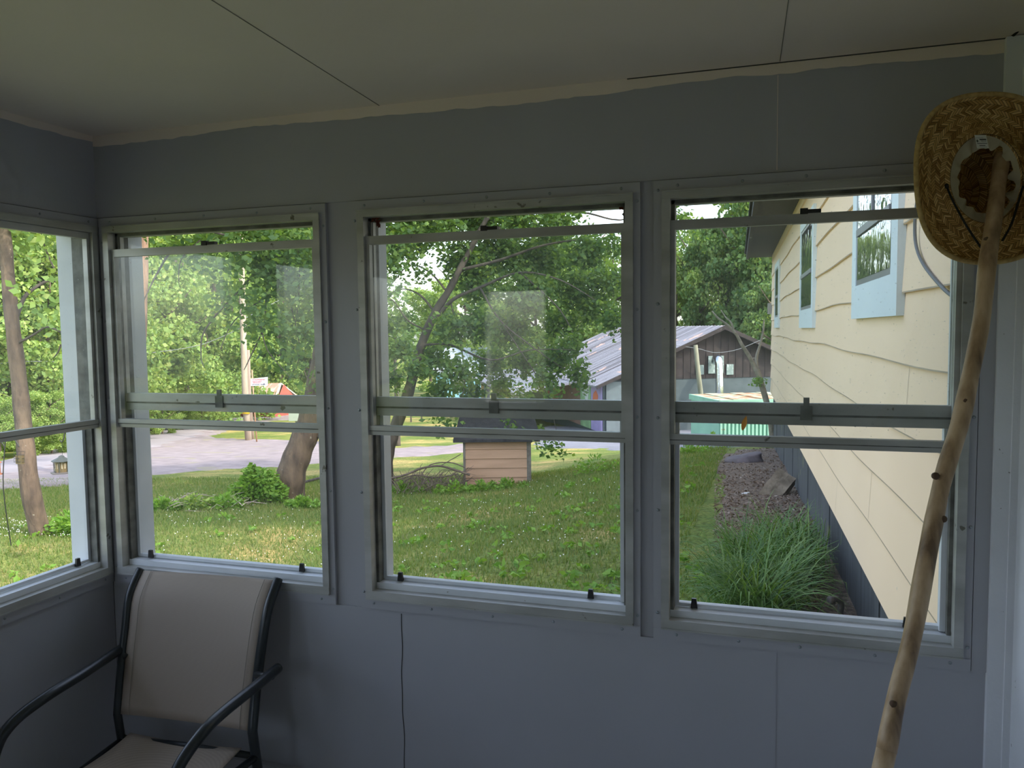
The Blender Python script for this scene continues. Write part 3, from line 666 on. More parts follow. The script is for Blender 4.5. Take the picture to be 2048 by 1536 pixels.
# 1: slender tree seen through the left wall window
b = G(68, 1040); q1 = 9.7; b = on_ground(68, q1)
t1 = [b-V((0, 0, .15)), P(62, 985, q1), P(50, 880, q1), P(38, 760, q1), P(24, 640, q1), P(12, 500, q1), P(4, 380, q1), P(10, 240, q1), P(30, 60, q1)]
br1 = [(path([(28, 655), (46, 600), (68, 577), (99, 561), (132, 568), (200, 560)], q1, q1+.8), .05, .02), (path([(112, 545), (92, 500), (78, 450), (70, 400)], q1+.5, q1+.7), .022, .01),
       (path([(30, 690), (70, 668), (95, 654), (135, 668), (170, 660)], q1, q1-.5), .03, .012), (path([(130, 660), (118, 700), (108, 715)], q1, q1), .025, .01),
       (path([(18, 560), (-30, 500), (-90, 470)], q1, q1), .04, .015), (path([(6, 420), (60, 360), (140, 320)], q1, q1+1), .05, .02), (path([(10, 300), (-60, 240), (-120, 200)], q1, q1-.5), .04, .02)]
cl1 = [(P(u, v, q1+random.uniform(-.6, .9)), r_, 1) for u, v, r_ in ((60, 460, .5), (20, 440, .45), (110, 470, .4), (120, 330, .9), (40, 300, 1.0), (-60, 380, .9), (-60, 240, 1.1), (60, 160, 1.3), (160, 200, 1.0), (-20, 60, 1.2), (100, 20, 1.3), (135, 640, .3), (90, 600, .22), (-60, 520, .6))]
tree('slender_tree', 'slender grey trunked tree beyond the left wall window, bird feeders beside it', 'tree', b, [(t1, .125, .05)], br1, cl1, 9000, .11, BARK, LWOOD, 11)
# 2: stout leaning tree at the right of the left window
q2 = 12.6; b = on_ground(573, q2)
t2 = [b-V((0, 0, .2)), P(581, 955, q2), P(597, 905, q2), P(618, 850, q2), P(634, 780, q2), P(650, 690, q2), P(668, 580, q2), P(690, 440, q2), P(716, 290, q2), P(730, 120, q2)]
seg = lambda l, a, b_=None, r0=.045, r1=.008: (path(l, a, b_), r0, r1)
br2 = [seg([(655, 640), (600, 560), (545, 520), (470, 590), (410, 660), (402, 710), (408, 735)], q2, q2-2.0), seg([(600, 560), (540, 590), (470, 640), (440, 700)], q2-.6, q2-1.5, .03),
       seg([(680, 500), (600, 500), (540, 560), (528, 650), (500, 715), (488, 740)], q2, q2-1.6), seg([(600, 520), (597, 600), (590, 655)], q2-.8, q2-.9, .02), seg([(520, 640), (535, 700), (582, 756)], q2-1.4, q2-1.4, .02, .006),
       seg([(690, 440), (560, 440), (430, 480), (350, 500), (318, 540), (288, 600)], q2, q2-2.4, .07, .012), seg([(400, 480), (362, 520), (358, 570)], q2-2, q2-2, .02), seg([(450, 470), (410, 460), (340, 440), (280, 430)], q2-1.8, q2-2.8, .03, .01),
       seg([(560, 470), (580, 600), (600, 700), (585, 745)], q2-.6, q2-.8, .025), seg([(668, 570), (720, 480), (790, 440), (870, 420)], q2, q2+.6, .08, .02), seg([(700, 400), (620, 330), (520, 300), (420, 310)], q2, q2-1.5, .08, .02), seg([(640, 872), (648, 868), (654, 862)], q2, q2-.1, .12, .1)]
cl2 = [(P(u, v, q2+dq), r_, w_) for u, v, dq, r_, w_ in ((600, 500, -1, .8, 1), (520, 490, -1.4, .7, 1), (440, 500, -1.8, .6, .8), (380, 470, -2, .5, .6), (330, 480, -2.2, .35, .5), (570, 580, -1, .6, .8), (530, 650, -1.4, .5, .7), (600, 660, -.8, .5, .9), (575, 720, -1, .4, .8), (480, 600, -1.6, .4, .6), (620, 600, -.5, .5, .9), (540, 545, -1, .5, .9), (430, 600, -1.5, .25, .5),
      (600, 380, -.5, 1.0, 1), (480, 400, -1, .9, 1), (700, 340, 0, 1.2, 1), (800, 380, .3, 1.0, 1), (820, 450, .3, .6, 1), (780, 500, 0, .5, .9), (740, 560, 0, .6, .9), (790, 480, .2, .6, 1), (880, 450, .5, .6, 1), (700, 200, 0, 1.6, 1), (560, 240, -.6, 1.3, 1), (840, 260, .6, 1.3, 1), (400, 330, -1.6, 1.0, 1), (620, 760, -.6, .25, .6), (300, 380, -2, .8, 1))]
tree('leaning_tree', 'stout leaning tree with mottled sunlit bark, base in weeds beside the drive', 'tree', b, [(t2, .255, .12)], br2, cl2, 26000, .105, BARK, LNEAR, 21)
# 3: forked leaning tree in the middle window
q3 = 13.6; b = on_ground(772, q3)
t3 = [b-V((0, 0, .2)), P(771, 940, q3), P(776, 900, q3), P(788, 862, q3), P(812, 800, q3), P(828, 745, q3), P(841, 695, q3), P(868, 630, q3), P(897, 582, q3), P(920, 538, q3), P(955, 470, q3), P(990, 400, q3), P(1010, 300, q3)]
br3 = [seg([(871, 640), (905, 600), (960, 575), (1040, 545), (1120, 560), (1190, 600)], q3, q3-1, .07, .012), seg([(920, 540), (1000, 520), (1090, 490), (1180, 480), (1240, 500)], q3, q3-.8, .06, .012),
       seg([(870, 625), (840, 590), (805, 578), (775, 590)], q3, q3+.6, .04, .01), seg([(850, 660), (815, 640), (785, 600), (768, 610)], q3, q3-.6, .03, .01), seg([(895, 585), (860, 545), (820, 530), (790, 560), (770, 585)], q3, q3+.5, .035, .01), seg([(820, 530), (800, 500), (830, 500)], q3+.3, q3+.4, .02, .008),
       seg([(845, 690), (900, 690), (980, 720), (1060, 700), (1150, 700)], q3, q3-1.2, .045, .01), seg([(960, 575), (1000, 640), (1060, 690), (1130, 740)], q3-.4, q3-1, .035, .01), seg([(830, 750), (880, 740), (940, 760)], q3, q3-.6, .03, .008), seg([(900, 600), (920, 680), (930, 760), (920, 800)], q3, q3-.6, .03, .008), seg([(1000, 640), (1090, 780), (1110, 850), (1120, 890)], q3-.4, q3-.9, .02, .005), seg([(1040, 545), (1120, 620), (1160, 700)], q3-.6, q3-1, .03, .008), seg([(955, 470), (1060, 440), (1160, 425), (1240, 440), (1330, 420), (1392, 452)], q3, q3+.5, .05, .01)]
c3 = []
for u, v, r_ in ((960, 440, 62), (1040, 430, 60), (880, 440, 50), (830, 480, 45), (1110, 450, 50), (1000, 500, 70), (1090, 510, 70), (1170, 500, 55), (1215, 560, 45), (1150, 580, 60), (1060, 590, 60), (960, 570, 55), (930, 520, 60), (1120, 650, 45), (1020, 660, 50), (960, 650, 45), (900, 660, 40), (870, 720, 35), (920, 740, 35), (980, 730, 40), (1050, 720, 40), (1110, 720, 40), (1155, 740, 22), (1165, 765, 14), (1090, 755, 25), (1000, 770, 28), (940, 785, 26), (880, 780, 28), (835, 740, 25), (800, 700, 28), (775, 660, 20), (785, 760, 22), (1190, 620, 38), (1225, 490, 22), (1140, 690, 26), (1050, 790, 14), (1105, 790, 12), (890, 840, 10), (1020, 850, 9), (1075, 870, 12), (1095, 888, 10), (1115, 898, 10), (870, 850, 8), (1230, 640, 25), (810, 640, 16), (790, 540, 14), (840, 550, 14), (1150, 425, 14), (1100, 428, 20), (1355, 405, 9), (1368, 440, 13), (1390, 462, 9), (1350, 470, 8)):
    q = q3+random.uniform(-1.3, 1.2); c3.append((P(u, v, q), r_*q/FPX, 1.15 if r_ > 28 else 1.6))
for u, v, r_ in ((1000, 330, 110), (1120, 300, 120), (900, 330, 100), (1010, 180, 130), (1200, 380, 40)): c3.append((P(u, v, q3), r_*q3/FPX, .7))
tree('leaning_tree', 'dark trunked tree leaning right with a broad leafy crown filling the middle window', 'tree', b, [(t3, .145, .03)], br3, c3, 42000, .095, BARKD, LNEAR, 31)
b = V((8.2, 5.5, -.7)); r_ = random.Random(5)
cls = [(V((r_.uniform(7, 12), r_.uniform(3.9, 8.4), 10.6+r_.uniform(-1.2, 1.2))), r_.uniform(1.0, 1.5), 1) for _ in range(24)]+[(V((3.1+4.6*i/27, 3.7+r_.uniform(-1.5, 1.5), 11+r_.uniform(-.3, .3))), r_.uniform(.6, .9), 1) for i in range(28)]+[(V((r_.uniform(9, 14), r_.uniform(7.5, 11.5), 11+r_.uniform(-.8, .8))), r_.uniform(1, 1.4), 1) for i in range(14)]
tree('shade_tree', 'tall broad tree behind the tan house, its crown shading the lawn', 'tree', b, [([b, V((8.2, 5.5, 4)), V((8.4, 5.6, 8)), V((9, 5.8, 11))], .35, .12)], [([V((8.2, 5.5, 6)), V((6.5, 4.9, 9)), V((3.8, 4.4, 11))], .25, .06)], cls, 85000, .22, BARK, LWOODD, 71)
# overhanging twig at the top of the right window
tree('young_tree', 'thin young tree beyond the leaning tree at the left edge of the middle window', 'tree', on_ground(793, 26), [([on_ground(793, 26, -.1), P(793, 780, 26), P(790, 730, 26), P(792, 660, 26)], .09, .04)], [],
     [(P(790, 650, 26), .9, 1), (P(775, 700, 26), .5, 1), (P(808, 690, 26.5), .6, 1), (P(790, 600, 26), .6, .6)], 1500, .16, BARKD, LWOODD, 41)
q5 = 15; b5 = on_ground(262, q5)
tree('slender_tree', 'reddish brown trunk beside the white board at the left edge of the left window', 'tree', b5, [([b5-V((0, 0, .2)), P(266, 880, q5), P(273, 740, q5), P(280, 600, q5), P(284, 470, q5), P(289, 330, q5), P(296, 160, q5)], .20, .09)], [seg([(285, 440), (330, 380), (380, 300)], q5, q5, .05, .02)],
     [(P(u, v, q5+random.uniform(-1, 1)), r_, 1) for u, v, r_ in ((300, 330, .9), (240, 300, 1.0), (350, 260, 1.1), (290, 180, 1.3), (200, 200, 1.0))], 5000, .11, mat('reddish_bark', (.36, .22, .15), (.20, .12, .08), scale=9, rough=.95, bump=1, bscale=30, dist=.02, stretch=(1.5, 1.5, .25)), LWOOD, 88)
# bare forked tree by the house corner
q4 = 14.6
DEADB = mat('pale_dead_bark', (.34, .30, .24), (.20, .18, .13), scale=12, rough=.9, bump=.6, bscale=40, dist=.01)
bt = tag(empty('bare_tree', on_ground(1549, q4)), 'thin bare forked tree at the far corner of the tan house', 'tree')
mb = MB(); mb.tube(spline([on_ground(1549, q4, -.1), P(1541, 840, q4), P(1532, 800, q4), P(1522, 765, q4), P(1513, 738, q4)], 5), .055, 10).build('trunk', DEADB, bt, True)
for l, r0, r1 in (([(1513, 742), (1500, 715), (1484, 690), (1472, 668), (1455, 650), (1436, 636), (1424, 622)], .042, .012), ([(1514, 742), (1513, 715), (1520, 690), (1526, 665), (1528, 640)], .035, .012), ([(1470, 668), (1462, 645), (1452, 635), (1442, 620)], .02, .008), ([(1500, 718), (1508, 716)], .012, .008)):
    MB().tube(spline(path(l, q4, q4+.3), 5), [r0+(r1-r0)*i/((len(l)-1)*5) for i in range((len(l)-1)*5+1)], 8).build('branch', DEADB, bt, True)
v, n = leaf_quads(np.array([P(1517+random.gauss(0, 7), 764+random.gauss(0, 5), q4-.1+random.uniform(-.1, .1)) for _ in range(140)]), 0, .06, 3); fast_mesh('leaf_sprout', v, n, WEED, bt)

# woods: crown prototypes one metre high, scaled copies
def proto(seed, matl, nl=15000, sz=.022, wide=.36, low=.02):
    r = np.random.default_rng(seed); C_ = []
    for k in range(46):
        z = low+(1-low)*r.random()**.85*.95; rad = wide*math.sqrt(max(.05, 1-((z-.45)/.62)**2)); a = r.uniform(0, 6.28); rr = rad*r.random()**.5
        c = V((math.cos(a)*rr, math.sin(a)*rr, z)); br = r.uniform(.06, .12); m = nl//46; d = r.normal(size=(m, 3)); d /= np.linalg.norm(d, axis=1)[:, None]; C_.append(c+d*(br*r.random(m)**.35)[:, None]*V((1, 1, .7)))
    C_ = np.concatenate(C_); v, n = leaf_quads(C_, 0, sz, seed, .7, droop=.1); o = fast_mesh('foliage', v, n, matl)
    mb = MB().tube(spline([(0, 0, -.04), (.01, 0, .3), (-.01, .01, .6), (.02, 0, .9)], 5), [.02-.016*i/15 for i in range(16)], 7)
    for i in range(9):
        a = i*2.4; z = .25+.07*i; mb.tube([(0, 0, z), (math.cos(a)*.13, math.sin(a)*.13, z+.06), (math.cos(a)*.26, math.sin(a)*.26, z+.16)], [.009, .006, .002], 5)
    t = mb.build('trunk', BARK, None, True); return o, t
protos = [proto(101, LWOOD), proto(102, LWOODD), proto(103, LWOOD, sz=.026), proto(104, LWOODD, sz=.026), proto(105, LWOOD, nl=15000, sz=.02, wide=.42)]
used = set()
def wood_tree(u, q, top, k, name, label, group, wide=1.0, cat='tree', rot=None, dx=0):
    base = on_ground(u, q); h = (CAM[2]-(top-655)/FPX*q)-base[2]
    r_ = tag(empty(name, base, random.uniform(0, 6.28)), label, cat, group); r_.scale = (h*wide, h*wide, h)
    for src in protos[k]:
        if k in used: o = src.copy(); COL.objects.link(o)
        else: o = src
        o.parent = r_; o.matrix_parent_inverse = Matrix.Identity(4)
    used.add(k); return r_
gl, ll = 'woods across the road', 'leafy green tree in the woods across the road'
for u, q, top, k, wd in ((-420, 24, 330, 0, 1), (-290, 25, 300, 2, 1), (-170, 24.5, 350, 4, 1), (-70, 25, 380, 0, .95), (20, 27, 420, 2, .9), (100, 28, 400, 4, .9), (165, 29, 400, 0, .85), (235, 33, 380, 2, .85), (300, 35, 390, 0, .8), (370, 39, 410, 4, .8),
      (-120, 34, 300, 1, 1), (10, 36, 330, 3, 1), (130, 38, 340, 2, 1), (240, 43, 350, 1, .9), (330, 46, 360, 0, .9), (430, 46, 400, 2, .9), (400, 54, 340, 3, .9), (500, 56, 380, 0, .9), (580, 58, 400, 4, .9), (650, 60, 430, 2, .8), (470, 52, 520, 4, .7), (700, 66, 430, 0, .8), (560, 54, 560, 2, .8), (620, 55, 600, 0, .8)):
    wood_tree(u, q, top, k, 'woodland_tree', ll, gl, wd)
gl, ll = 'undergrowth along the road edge', 'bright green bush at the foot of the woods along the road'
for u, q, top, k, wd in ((-160, 21.5, 800, 0, .9), (-80, 22, 780, 2, 1), (-10, 21.8, 770, 4, 1), (45, 22.5, 760, 0, 1.1), (95, 23.3, 770, 2, 1), (145, 24.4, 760, 4, 1), (190, 26.5, 770, 0, 1), (235, 29, 760, 2, 1), (280, 32, 770, 0, 1), (320, 35, 760, 4, 1), (360, 38.5, 765, 2, 1.1), (400, 42, 760, 0, 1.1), (435, 45, 770, 2, 1), (455, 52, 760, 4, 1), (560, 56, 740, 2, 1.2), (610, 57, 750, 0, 1.2), (650, 58, 760, 4, 1.1)):
    wood_tree(u, q, top, k, 'roadside_bush', ll, gl, wd, 'bush')
gl, ll = 'trees behind the metal roofed building', 'green tree rising behind the metal roofed building'
for u, q, top, k, wd in ((860, 80, 560, 0, .9), (930, 72, 520, 2, .9), (1000, 64, 490, 4, .9), (1075, 60, 470, 0, .8), (1150, 58, 450, 2, .8), (1225, 57, 500, 4, .8), (1290, 56, 470, 0, .7), (1355, 52, 505, 2, .6), (1400, 51, 450, 4, .62), (1450, 50, 425, 3, .6), (1500, 49, 380, 1, .7), (1545, 48, 350, 3, .7), (1600, 47, 330, 1, .8), (1480, 62, 360, 2, .8), (1420, 60, 440, 1, .7), (1560, 44, 520, 3, .7)):
    wood_tree(u, q, top, k, 'background_tree', ll, gl, wd)
gl, ll = 'distant tree line beyond the field', 'distant tree on the skyline beyond the sunlit field'
for u, q, top, k, wd in ((740, 120, 690, 0, 1.3), (775, 125, 685, 2, 1.3), (815, 118, 680, 4, 1.3), (850, 110, 670, 0, 1.2)): wood_tree(u, q, top, k, 'distant_tree', ll, gl, wd)
for k in range(5):
    if k not in used: [bpy.data.objects.remove(o) for o in protos[k]]

# bushes and litter near the leaning trees
def bush(name, label, cat, spots_, nleaf, size, matl, seed, stems=True, droop=-.1):
    c0 = spots_[0][0]; T = tag(empty(name, (c0[0], c0[1], gh(c0[0], c0[1]))), label, cat); r = np.random.default_rng(seed); C_ = []
    tot = sum(s[1]**2 for s in spots_)
    for c, rad in spots_:
        k = int(nleaf*rad**2/tot); d = r.normal(size=(k, 3)); d /= np.linalg.norm(d, axis=1)[:, None]; p = c+d*(rad*r.random(k)**.4)[:, None]; C_.append(p)
    v, n = leaf_quads(np.concatenate(C_), 0, size, seed, .5, droop=droop); fast_mesh('leaves', v, n, matl, T)
    if stems:
        mb = MB()
        for c, rad in spots_:
            for i in range(4): e = c+r.normal(size=3)*rad*.5; mb.tube([V((c[0]+r.normal()*rad*.2, c[1]+r.normal()*rad*.2, gh(c[0], c[1])-.03)), (c+e)/2, e], [.006, .005, .003], 5)
        mb.build('stems', BARKD, T)
    return T
q = 12.2
bush('weedy_bush', 'bright green weedy bush at the left foot of the stout leaning tree', 'bush', [(P(505, 975, q), .24), (P(530, 965, q), .24), (P(500, 950, q), .15), (P(478, 985, q), .18), (P(555, 985, q), .18), (P(505, 935, q), .08), (P(515, 942, q), .07)], 2600, .075, WEED, 51)
for i, (u, v, r_, lab) in enumerate(((312, 985, .13, 'low leafy weed clump near the left edge of the left window'), (378, 990, .16, 'low weed clump among pale sticks left of the bush'), (440, 985, .16, 'low weed clump just left of the bright bush'), (595, 985, .12, 'small weeds at the right foot of the stout leaning tree'), (125, 1030, .20, 'large leaved weeds by the foot of the slender tree'), (150, 1010, .22, 'tall weeds beside the white board of the left wall window'))):
    q = 11.6 if i < 4 else 9.6; c = on_ground(u, q, r_*.6); bush('weed_clump', lab, 'weeds', [(c, r_), (c+V((.2, .05, -.03)), r_*.7), (c-V((.2, 0, .03)), r_*.7)], 500, .07, WEED if i != 1 else LWOOD, 60+i, stems=False)
for i, (u, q, r_, lab) in enumerate(((800, 13.1, .14, 'low weeds in front of the brush pile'), (905, 12.7, .15, 'weeds growing at the left front corner of the pump house'), (960, 12.7, .13, 'weeds along the front of the pump house'), (1010, 12.8, .14, 'weeds near the right front corner of the pump house'), (1190, 13.2, .22, 'leafy weed mound in the lawn by the pavement edge'), (1375, 14.4, .16, 'tall grass tuft at the pavement edge in the right window'), (1425, 15.0, .22, 'leafy weeds at the left foot of the green bin'))):
    c = on_ground(u, q, r_*.5); bush('weed_clump', lab, 'weeds', [(c, r_), (c+V((.3, .0, -.04)), r_*.8), (c-V((.25, 0, .04)), r_*.8)], 420, .06, WEED, 80+i, stems=False, droop=-.5)
STK = mat('pale_sticks', (.40, .35, .29), (.24, .19, .15), scale=12, rough=.9)
def sticks(name, label, u0, u1, q, n, h, seed, matl, arcs=()):
    r = random.Random(seed); mb = MB()
    for i in range(n):
        a = on_ground(r.uniform(u0, u1), q+r.uniform(-.4, .4), r.uniform(0, h*.5)); ang = r.uniform(0, 3.14); L = r.uniform(.15, .5)
        d = V((math.cos(ang)*L, math.sin(ang)*L*.5, r.uniform(-.1, 1)*h*.8)); m_ = a+d*.5+V((0, 0, r.uniform(0, h*.4))); rr = r.uniform(.003, .008); mb.tube([a, m_, a+d], [rr, rr*.8, rr*.4], 5)
    for l, r0 in arcs: mb.tube(spline(path(l, q), 5), r0, 6)
    return tag(mb.build(name, matl), label, 'brush pile')
sticks('brush_pile', 'scattered pale broken sticks in the weeds of the left window', 320, 480, 11.8, 60, .18, 1, STK)
sticks('brush_pile', 'tangled pile of dark dead branches left of the pump house', 785, 925, 13.1, 150, .35, 2, mat('brown_sticks', (.16, .12, .09), (.09, .07, .055), scale=12, rough=.9),
       (([(775, 958), (810, 950), (845, 936), (880, 932), (910, 940), (940, 950)], .02), ([(790, 962), (830, 950), (870, 955), (915, 948)], .013), ([(880, 932), (905, 918), (922, 908)], .007), ([(840, 955), (860, 930), (900, 925), (930, 935)], .01)))
tag(MB().tube(spline([G(600, 972, .05), G(625, 966, .06), G(655, 958, .06)], 4), .025, 7).build('fallen_branch', BARKD), 'dark fallen branch lying right of the stout leaning tree', 'branch')

# ------------------------------------------------------------------ pump house
def frame(o, rz): # local axes: x along camera right turned by rz, y away
    c, s = math.cos(rz), math.sin(rz); X = R0*c+FH*s; Y = FH*c-R0*s; o = V(o)
    return lambda x, y, z: tuple(o+X*x+Y*y+V((0, 0, z)))
TAN = mat('tan_lap_siding', (.52, .325, .21), (.46, .285, .18), scale=6, rough=.7, stretch=(.3, .3, 2))
SHING = mat('dark_shingles', (.055, .055, .06), (.03, .03, .035), scale=14, rough=.95, bump=.8, bscale=40, dist=.01)
TRIMB = mat('weathered_trim', (.22, .20, .17), (.14, .12, .10), scale=10, rough=.85)
g0 = on_ground(925, 13.5, 0); T = frame((g0[0], g0[1], 0), 0); zb = g0[2]-.05; ph = tag(empty('pump_house', g0), 'small tan sided pump house with dark shingle roof on the lawn', 'shed')
Wd = 134/FPX*13.5; ze = -.19
mb = MB()
for k in range(6):
    z0 = zb+.05+k*.165; z1 = min(z0+.165, ze+.02)
    if z1 <= z0: break
    for (a, b_) in (((.03, 0), (Wd-.06, 0)),): mb.add([T(.03, -.02, z0), T(Wd-.06, -.02, z0), T(Wd-.06, .002, z1), T(.03, .002, z1), T(.03, .02, z0), T(Wd-.06, .02, z0), T(Wd-.06, .02, z1), T(.03, .02, z1)], [(0, 1, 2, 3), (4, 7, 6, 5), (0, 4, 5, 1), (3, 2, 6, 7), (0, 3, 7, 4), (1, 5, 6, 2)])
    mb.add([T(Wd, .0, z0), T(Wd+.012, 0, z0), T(Wd+.012, 1.3, z0), T(Wd, 1.3, z0), T(Wd-.02, 0, z1), T(Wd, 0, z1), T(Wd, 1.3, z1), T(Wd-.02, 1.3, z1)], [(0, 3, 2, 1), (4, 5, 6, 7), (0, 1, 5, 4), (1, 2, 6, 5), (2, 3, 7, 6), (3, 0, 4, 7)])
mb.box((.0, .02, zb), (Wd-.01, 1.3, ze), T); mb.build('siding', TAN, ph)
MB().box((-.01, -.02, zb), (.03, .03, ze), T).build('corner_board', TRIMB, ph); MB().box((Wd-.06, -.022, zb), (Wd+.015, .03, ze), T).build('corner_board', TRIMB, ph)
mb = MB(); o_ = .17; zr = .33
for s in (-1, 1):
    y0 = -.16 if s < 0 else 1.46; A = [T(-o_, y0, ze-.02), T(Wd+o_, y0, ze-.02), T(Wd+.04, .65, zr), T(-.04, .65, zr)]
    B_ = [V(p)+V((0, 0, -.05)) for p in A]; mb.add(A+B_, [(0, 1, 2, 3), (4, 7, 6, 5), (0, 4, 5, 1), (1, 5, 6, 2), (2, 6, 7, 3), (3, 7, 4, 0)])
mb.add([T(-.04, .65, zr-.02), T(-o_, -.16, ze-.03), T(-o_, 1.46, ze-.03)], [(0, 1, 2)]); mb.add([T(Wd+.04, .65, zr-.02), T(Wd+o_, -.16, ze-.03), T(Wd+o_, 1.46, ze-.03)], [(0, 1, 2)])
mb.build('roof', SHING, ph)

# ------------------------------------------------------------------ tan house alongside
HA = math.radians(-1.45); HD = V((math.sin(HA), math.cos(HA), 0)); HN = V((-HD[1], HD[0], 0)); H0 = V((2.662, 0, 0))
HT = lambda s, n, z: tuple(H0+HD*s+HN*n+V((0, 0, z)))      # s along the wall, n out of the wall (towards the lawn)
SID = mat('cream_lap_siding', (.95, .715, .50), (.92, .685, .475), scale=1.2, rough=.65, bump=.1, bscale=50, spots=(9, .76, (.62, .54, .43)))
hs = tag(empty('house', HT(7, -2, 0)), 'cream lap sided house alongside the porch with light blue window boards', 'house')
S0, S1 = .14, 13.55
mb = MB(); zs = [.43+.27*k for k in range(10)]+[3.02]; ns = 60
for k in range(len(zs)-1):
    for j in range(ns):
        s0 = S0+(S1-S0)*j/ns; s1 = S0+(S1-S0)*(j+1)/ns
        wv = lambda s: .008*math.sin(s*1.15+k*.7)+.005*math.sin(s*2.9+k*2.1) if 0 < k < 9 else 0
        wn = lambda s: .008*math.sin(s*1.15+(k+1)*.7)+.005*math.sin(s*2.9+(k+1)*2.1) if 0 < k+1 < 9 else 0
        mb.add([HT(s0, .016, zs[k]+wv(s0)), HT(s1, .016, zs[k]+wv(s1)), HT(s1, .002, zs[k+1]+wn(s1)), HT(s0, .002, zs[k+1]+wn(s0)), HT(s0, 0, zs[k]+wv(s0)), HT(s1, 0, zs[k]+wv(s1))], [(0, 1, 2, 3), (0, 4, 5, 1)])
mb.box((S0, -4.2, .43), (S1-.005, .0, 3.02), HT); mb.build('siding', SID, hs)
LAPSHADE = mat('lap_shadow_paint', (.50, .40, .29), (.36, .28, .20), scale=5)  # darker strips paint in the shadow lines of the lapped boards
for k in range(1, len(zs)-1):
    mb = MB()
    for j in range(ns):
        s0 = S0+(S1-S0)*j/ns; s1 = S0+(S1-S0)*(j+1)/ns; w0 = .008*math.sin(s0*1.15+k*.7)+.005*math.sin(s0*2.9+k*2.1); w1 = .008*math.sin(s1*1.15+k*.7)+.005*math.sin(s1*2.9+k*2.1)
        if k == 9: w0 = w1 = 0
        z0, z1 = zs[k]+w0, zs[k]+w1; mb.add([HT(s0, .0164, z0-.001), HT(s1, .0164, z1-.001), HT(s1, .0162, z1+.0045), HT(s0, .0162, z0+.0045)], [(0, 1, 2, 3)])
    mb.build('lap_shadow_line', LAPSHADE, hs)
for s, k in ((2.0, 1), (5.05, 1), (1.2, 3), (6.4, 0), (3.3, 0), (9.5, 1), (3.75, 2)):
    MB().add([HT(s-.0015, .0168, zs[k]+.012), HT(s+.0015, .0168, zs[k]+.012), HT(s+.0015, .0032, zs[k+1]-.004), HT(s-.0015, .0032, zs[k+1]-.004)], [(0, 1, 2, 3)]).build('butt_joint', SEAM if False else mat('joint_shadow', (.30, .26, .20)) if 'joint_shadow' not in bpy.data.materials else bpy.data.materials['joint_shadow'], hs)
SKIRT = mat('grey_board_skirting', (.085, .09, .10), (.05, .053, .06), scale=5, rough=.85, bump=.5, bscale=30, dist=.006, stretch=(3, 3, .4), spots=(3, .66, (.13, .135, .09)))
mb = MB(); s = S0; sg = 0
while s < S1-.05:
    w_ = [1.22, .62, 1.22, .9][sg % 4]; e = min(s+w_-.008, S1-.03); mb.box((s, -.10, -1.3), (e, -.035-.006*(sg % 2), .43), HT); s += w_; sg += 1
mb.box((S0, -4.1, -1.3), (S1-.03, -.11, .43), HT); mb.build('skirting', SKIRT, hs)
BLW = mat('light_blue_board', (.74, .82, .85), (.70, .78, .82), scale=3, rough=.55)
WFR = mat('grey_window_frame', (.30, .30, .31), rough=.45, metal=.4)
def paneM():
    m, t, b, o = new_mat('wavy_reflecting_glass'); b.inputs['Base Color'].default_value = (.05, .06, .07, 1); b.inputs['Roughness'].default_value = .02; b.inputs['Specular IOR Level'].default_value = 1.0; b.inputs['IOR'].default_value = 2.1
    tc = nd(t, 'ShaderNodeTexCoord'); n1 = nd(t, 'ShaderNodeTexNoise', i_Scale=9.0, i_Detail=1); t.links.new(tc.outputs['Object'], n1.inputs[0])
    bp = nd(t, 'ShaderNodeBump', i_Strength=.35, i_Distance=.01); t.links.new(n1.outputs[0], bp.inputs['Height']); t.links.new(bp.outputs[0], b.inputs['Normal']); return m
PANE = paneM()
for a, b_, zl, zt_ in ((1.31, 2.57, 1.69, 2.83), (4.88, 6.31, 1.64, 2.66), (10.5, 11.77, 1.64, 2.68)):
    W = MB().box((a+.14, .004, zl+.17), (b_-.14, .03, zt_-.09), HT).build('window', WFR, hs)
    zi, zj = zl+.20, zt_-.12; i0, i1 = a+.17, b_-.17; zm = 2.13
    for q0, q1_ in ((zi, zm-.02), (zm+.02, zj)): mk('pane', [HT(i0, .0315, q0), HT(i1, .0315, q0), HT(i1, .0315, q1_), HT(i0, .0315, q1_)], [(0, 1, 2, 3)], PANE, W)
    MB().box((i0, .03, zm-.018), (i1, .040, zm+.018), HT).build('meeting_rail', WFR, W)
    if a < 2: MB().box(((i0+i1)/2-.012, .03, zm+.02), ((i0+i1)/2+.012, .038, zj), HT).build('muntin', WFR, W)
    for bb in ((a, zl, b_, zl+.17), (a, zt_-.09, b_, zt_), (a, zl+.17, a+.14, zt_-.09), (b_-.14, zl+.17, b_, zt_-.09)):
        MB().box((bb[0], .004, bb[1]), (bb[2], .035, bb[3]), HT).build('window_board', BLW, W)
SOF = mat('dark_soffit', (.075, .075, .08), (.045, .045, .05), scale=20, rough=.9, spots=(30, .70, (.3, .3, .3)))
mb = MB(); mb.box((-4, 0, 3.0), (13.95, .44, 3.03), HT); mb.build('soffit', SOF, hs)
MB().box((-4, .42, 2.97), (13.97, .47, 3.13), HT).box((13.93, -4.5, 3.0), (13.97, .47, 3.13), HT).build('fascia', SOF, hs)
mb = MB()
for (n0, z0, n1, z1) in ((.50, 3.12, -2.1, 3.95), (-4.7, 3.12, -2.1, 3.95)):
    A = [HT(-4, n0, z0), HT(14.0, n0, z0), HT(14.0, n1, z1), HT(-4, n1, z1)]; B_ = [V(p)+V((0, 0, -.05)) for p in A]
    mb.add(A+B_, [(0, 1, 2, 3), (4, 7, 6, 5), (0, 4, 5, 1), (1, 5, 6, 2), (2, 6, 7, 3), (3, 7, 4, 0)])
mb.build('roof', SHING, hs)
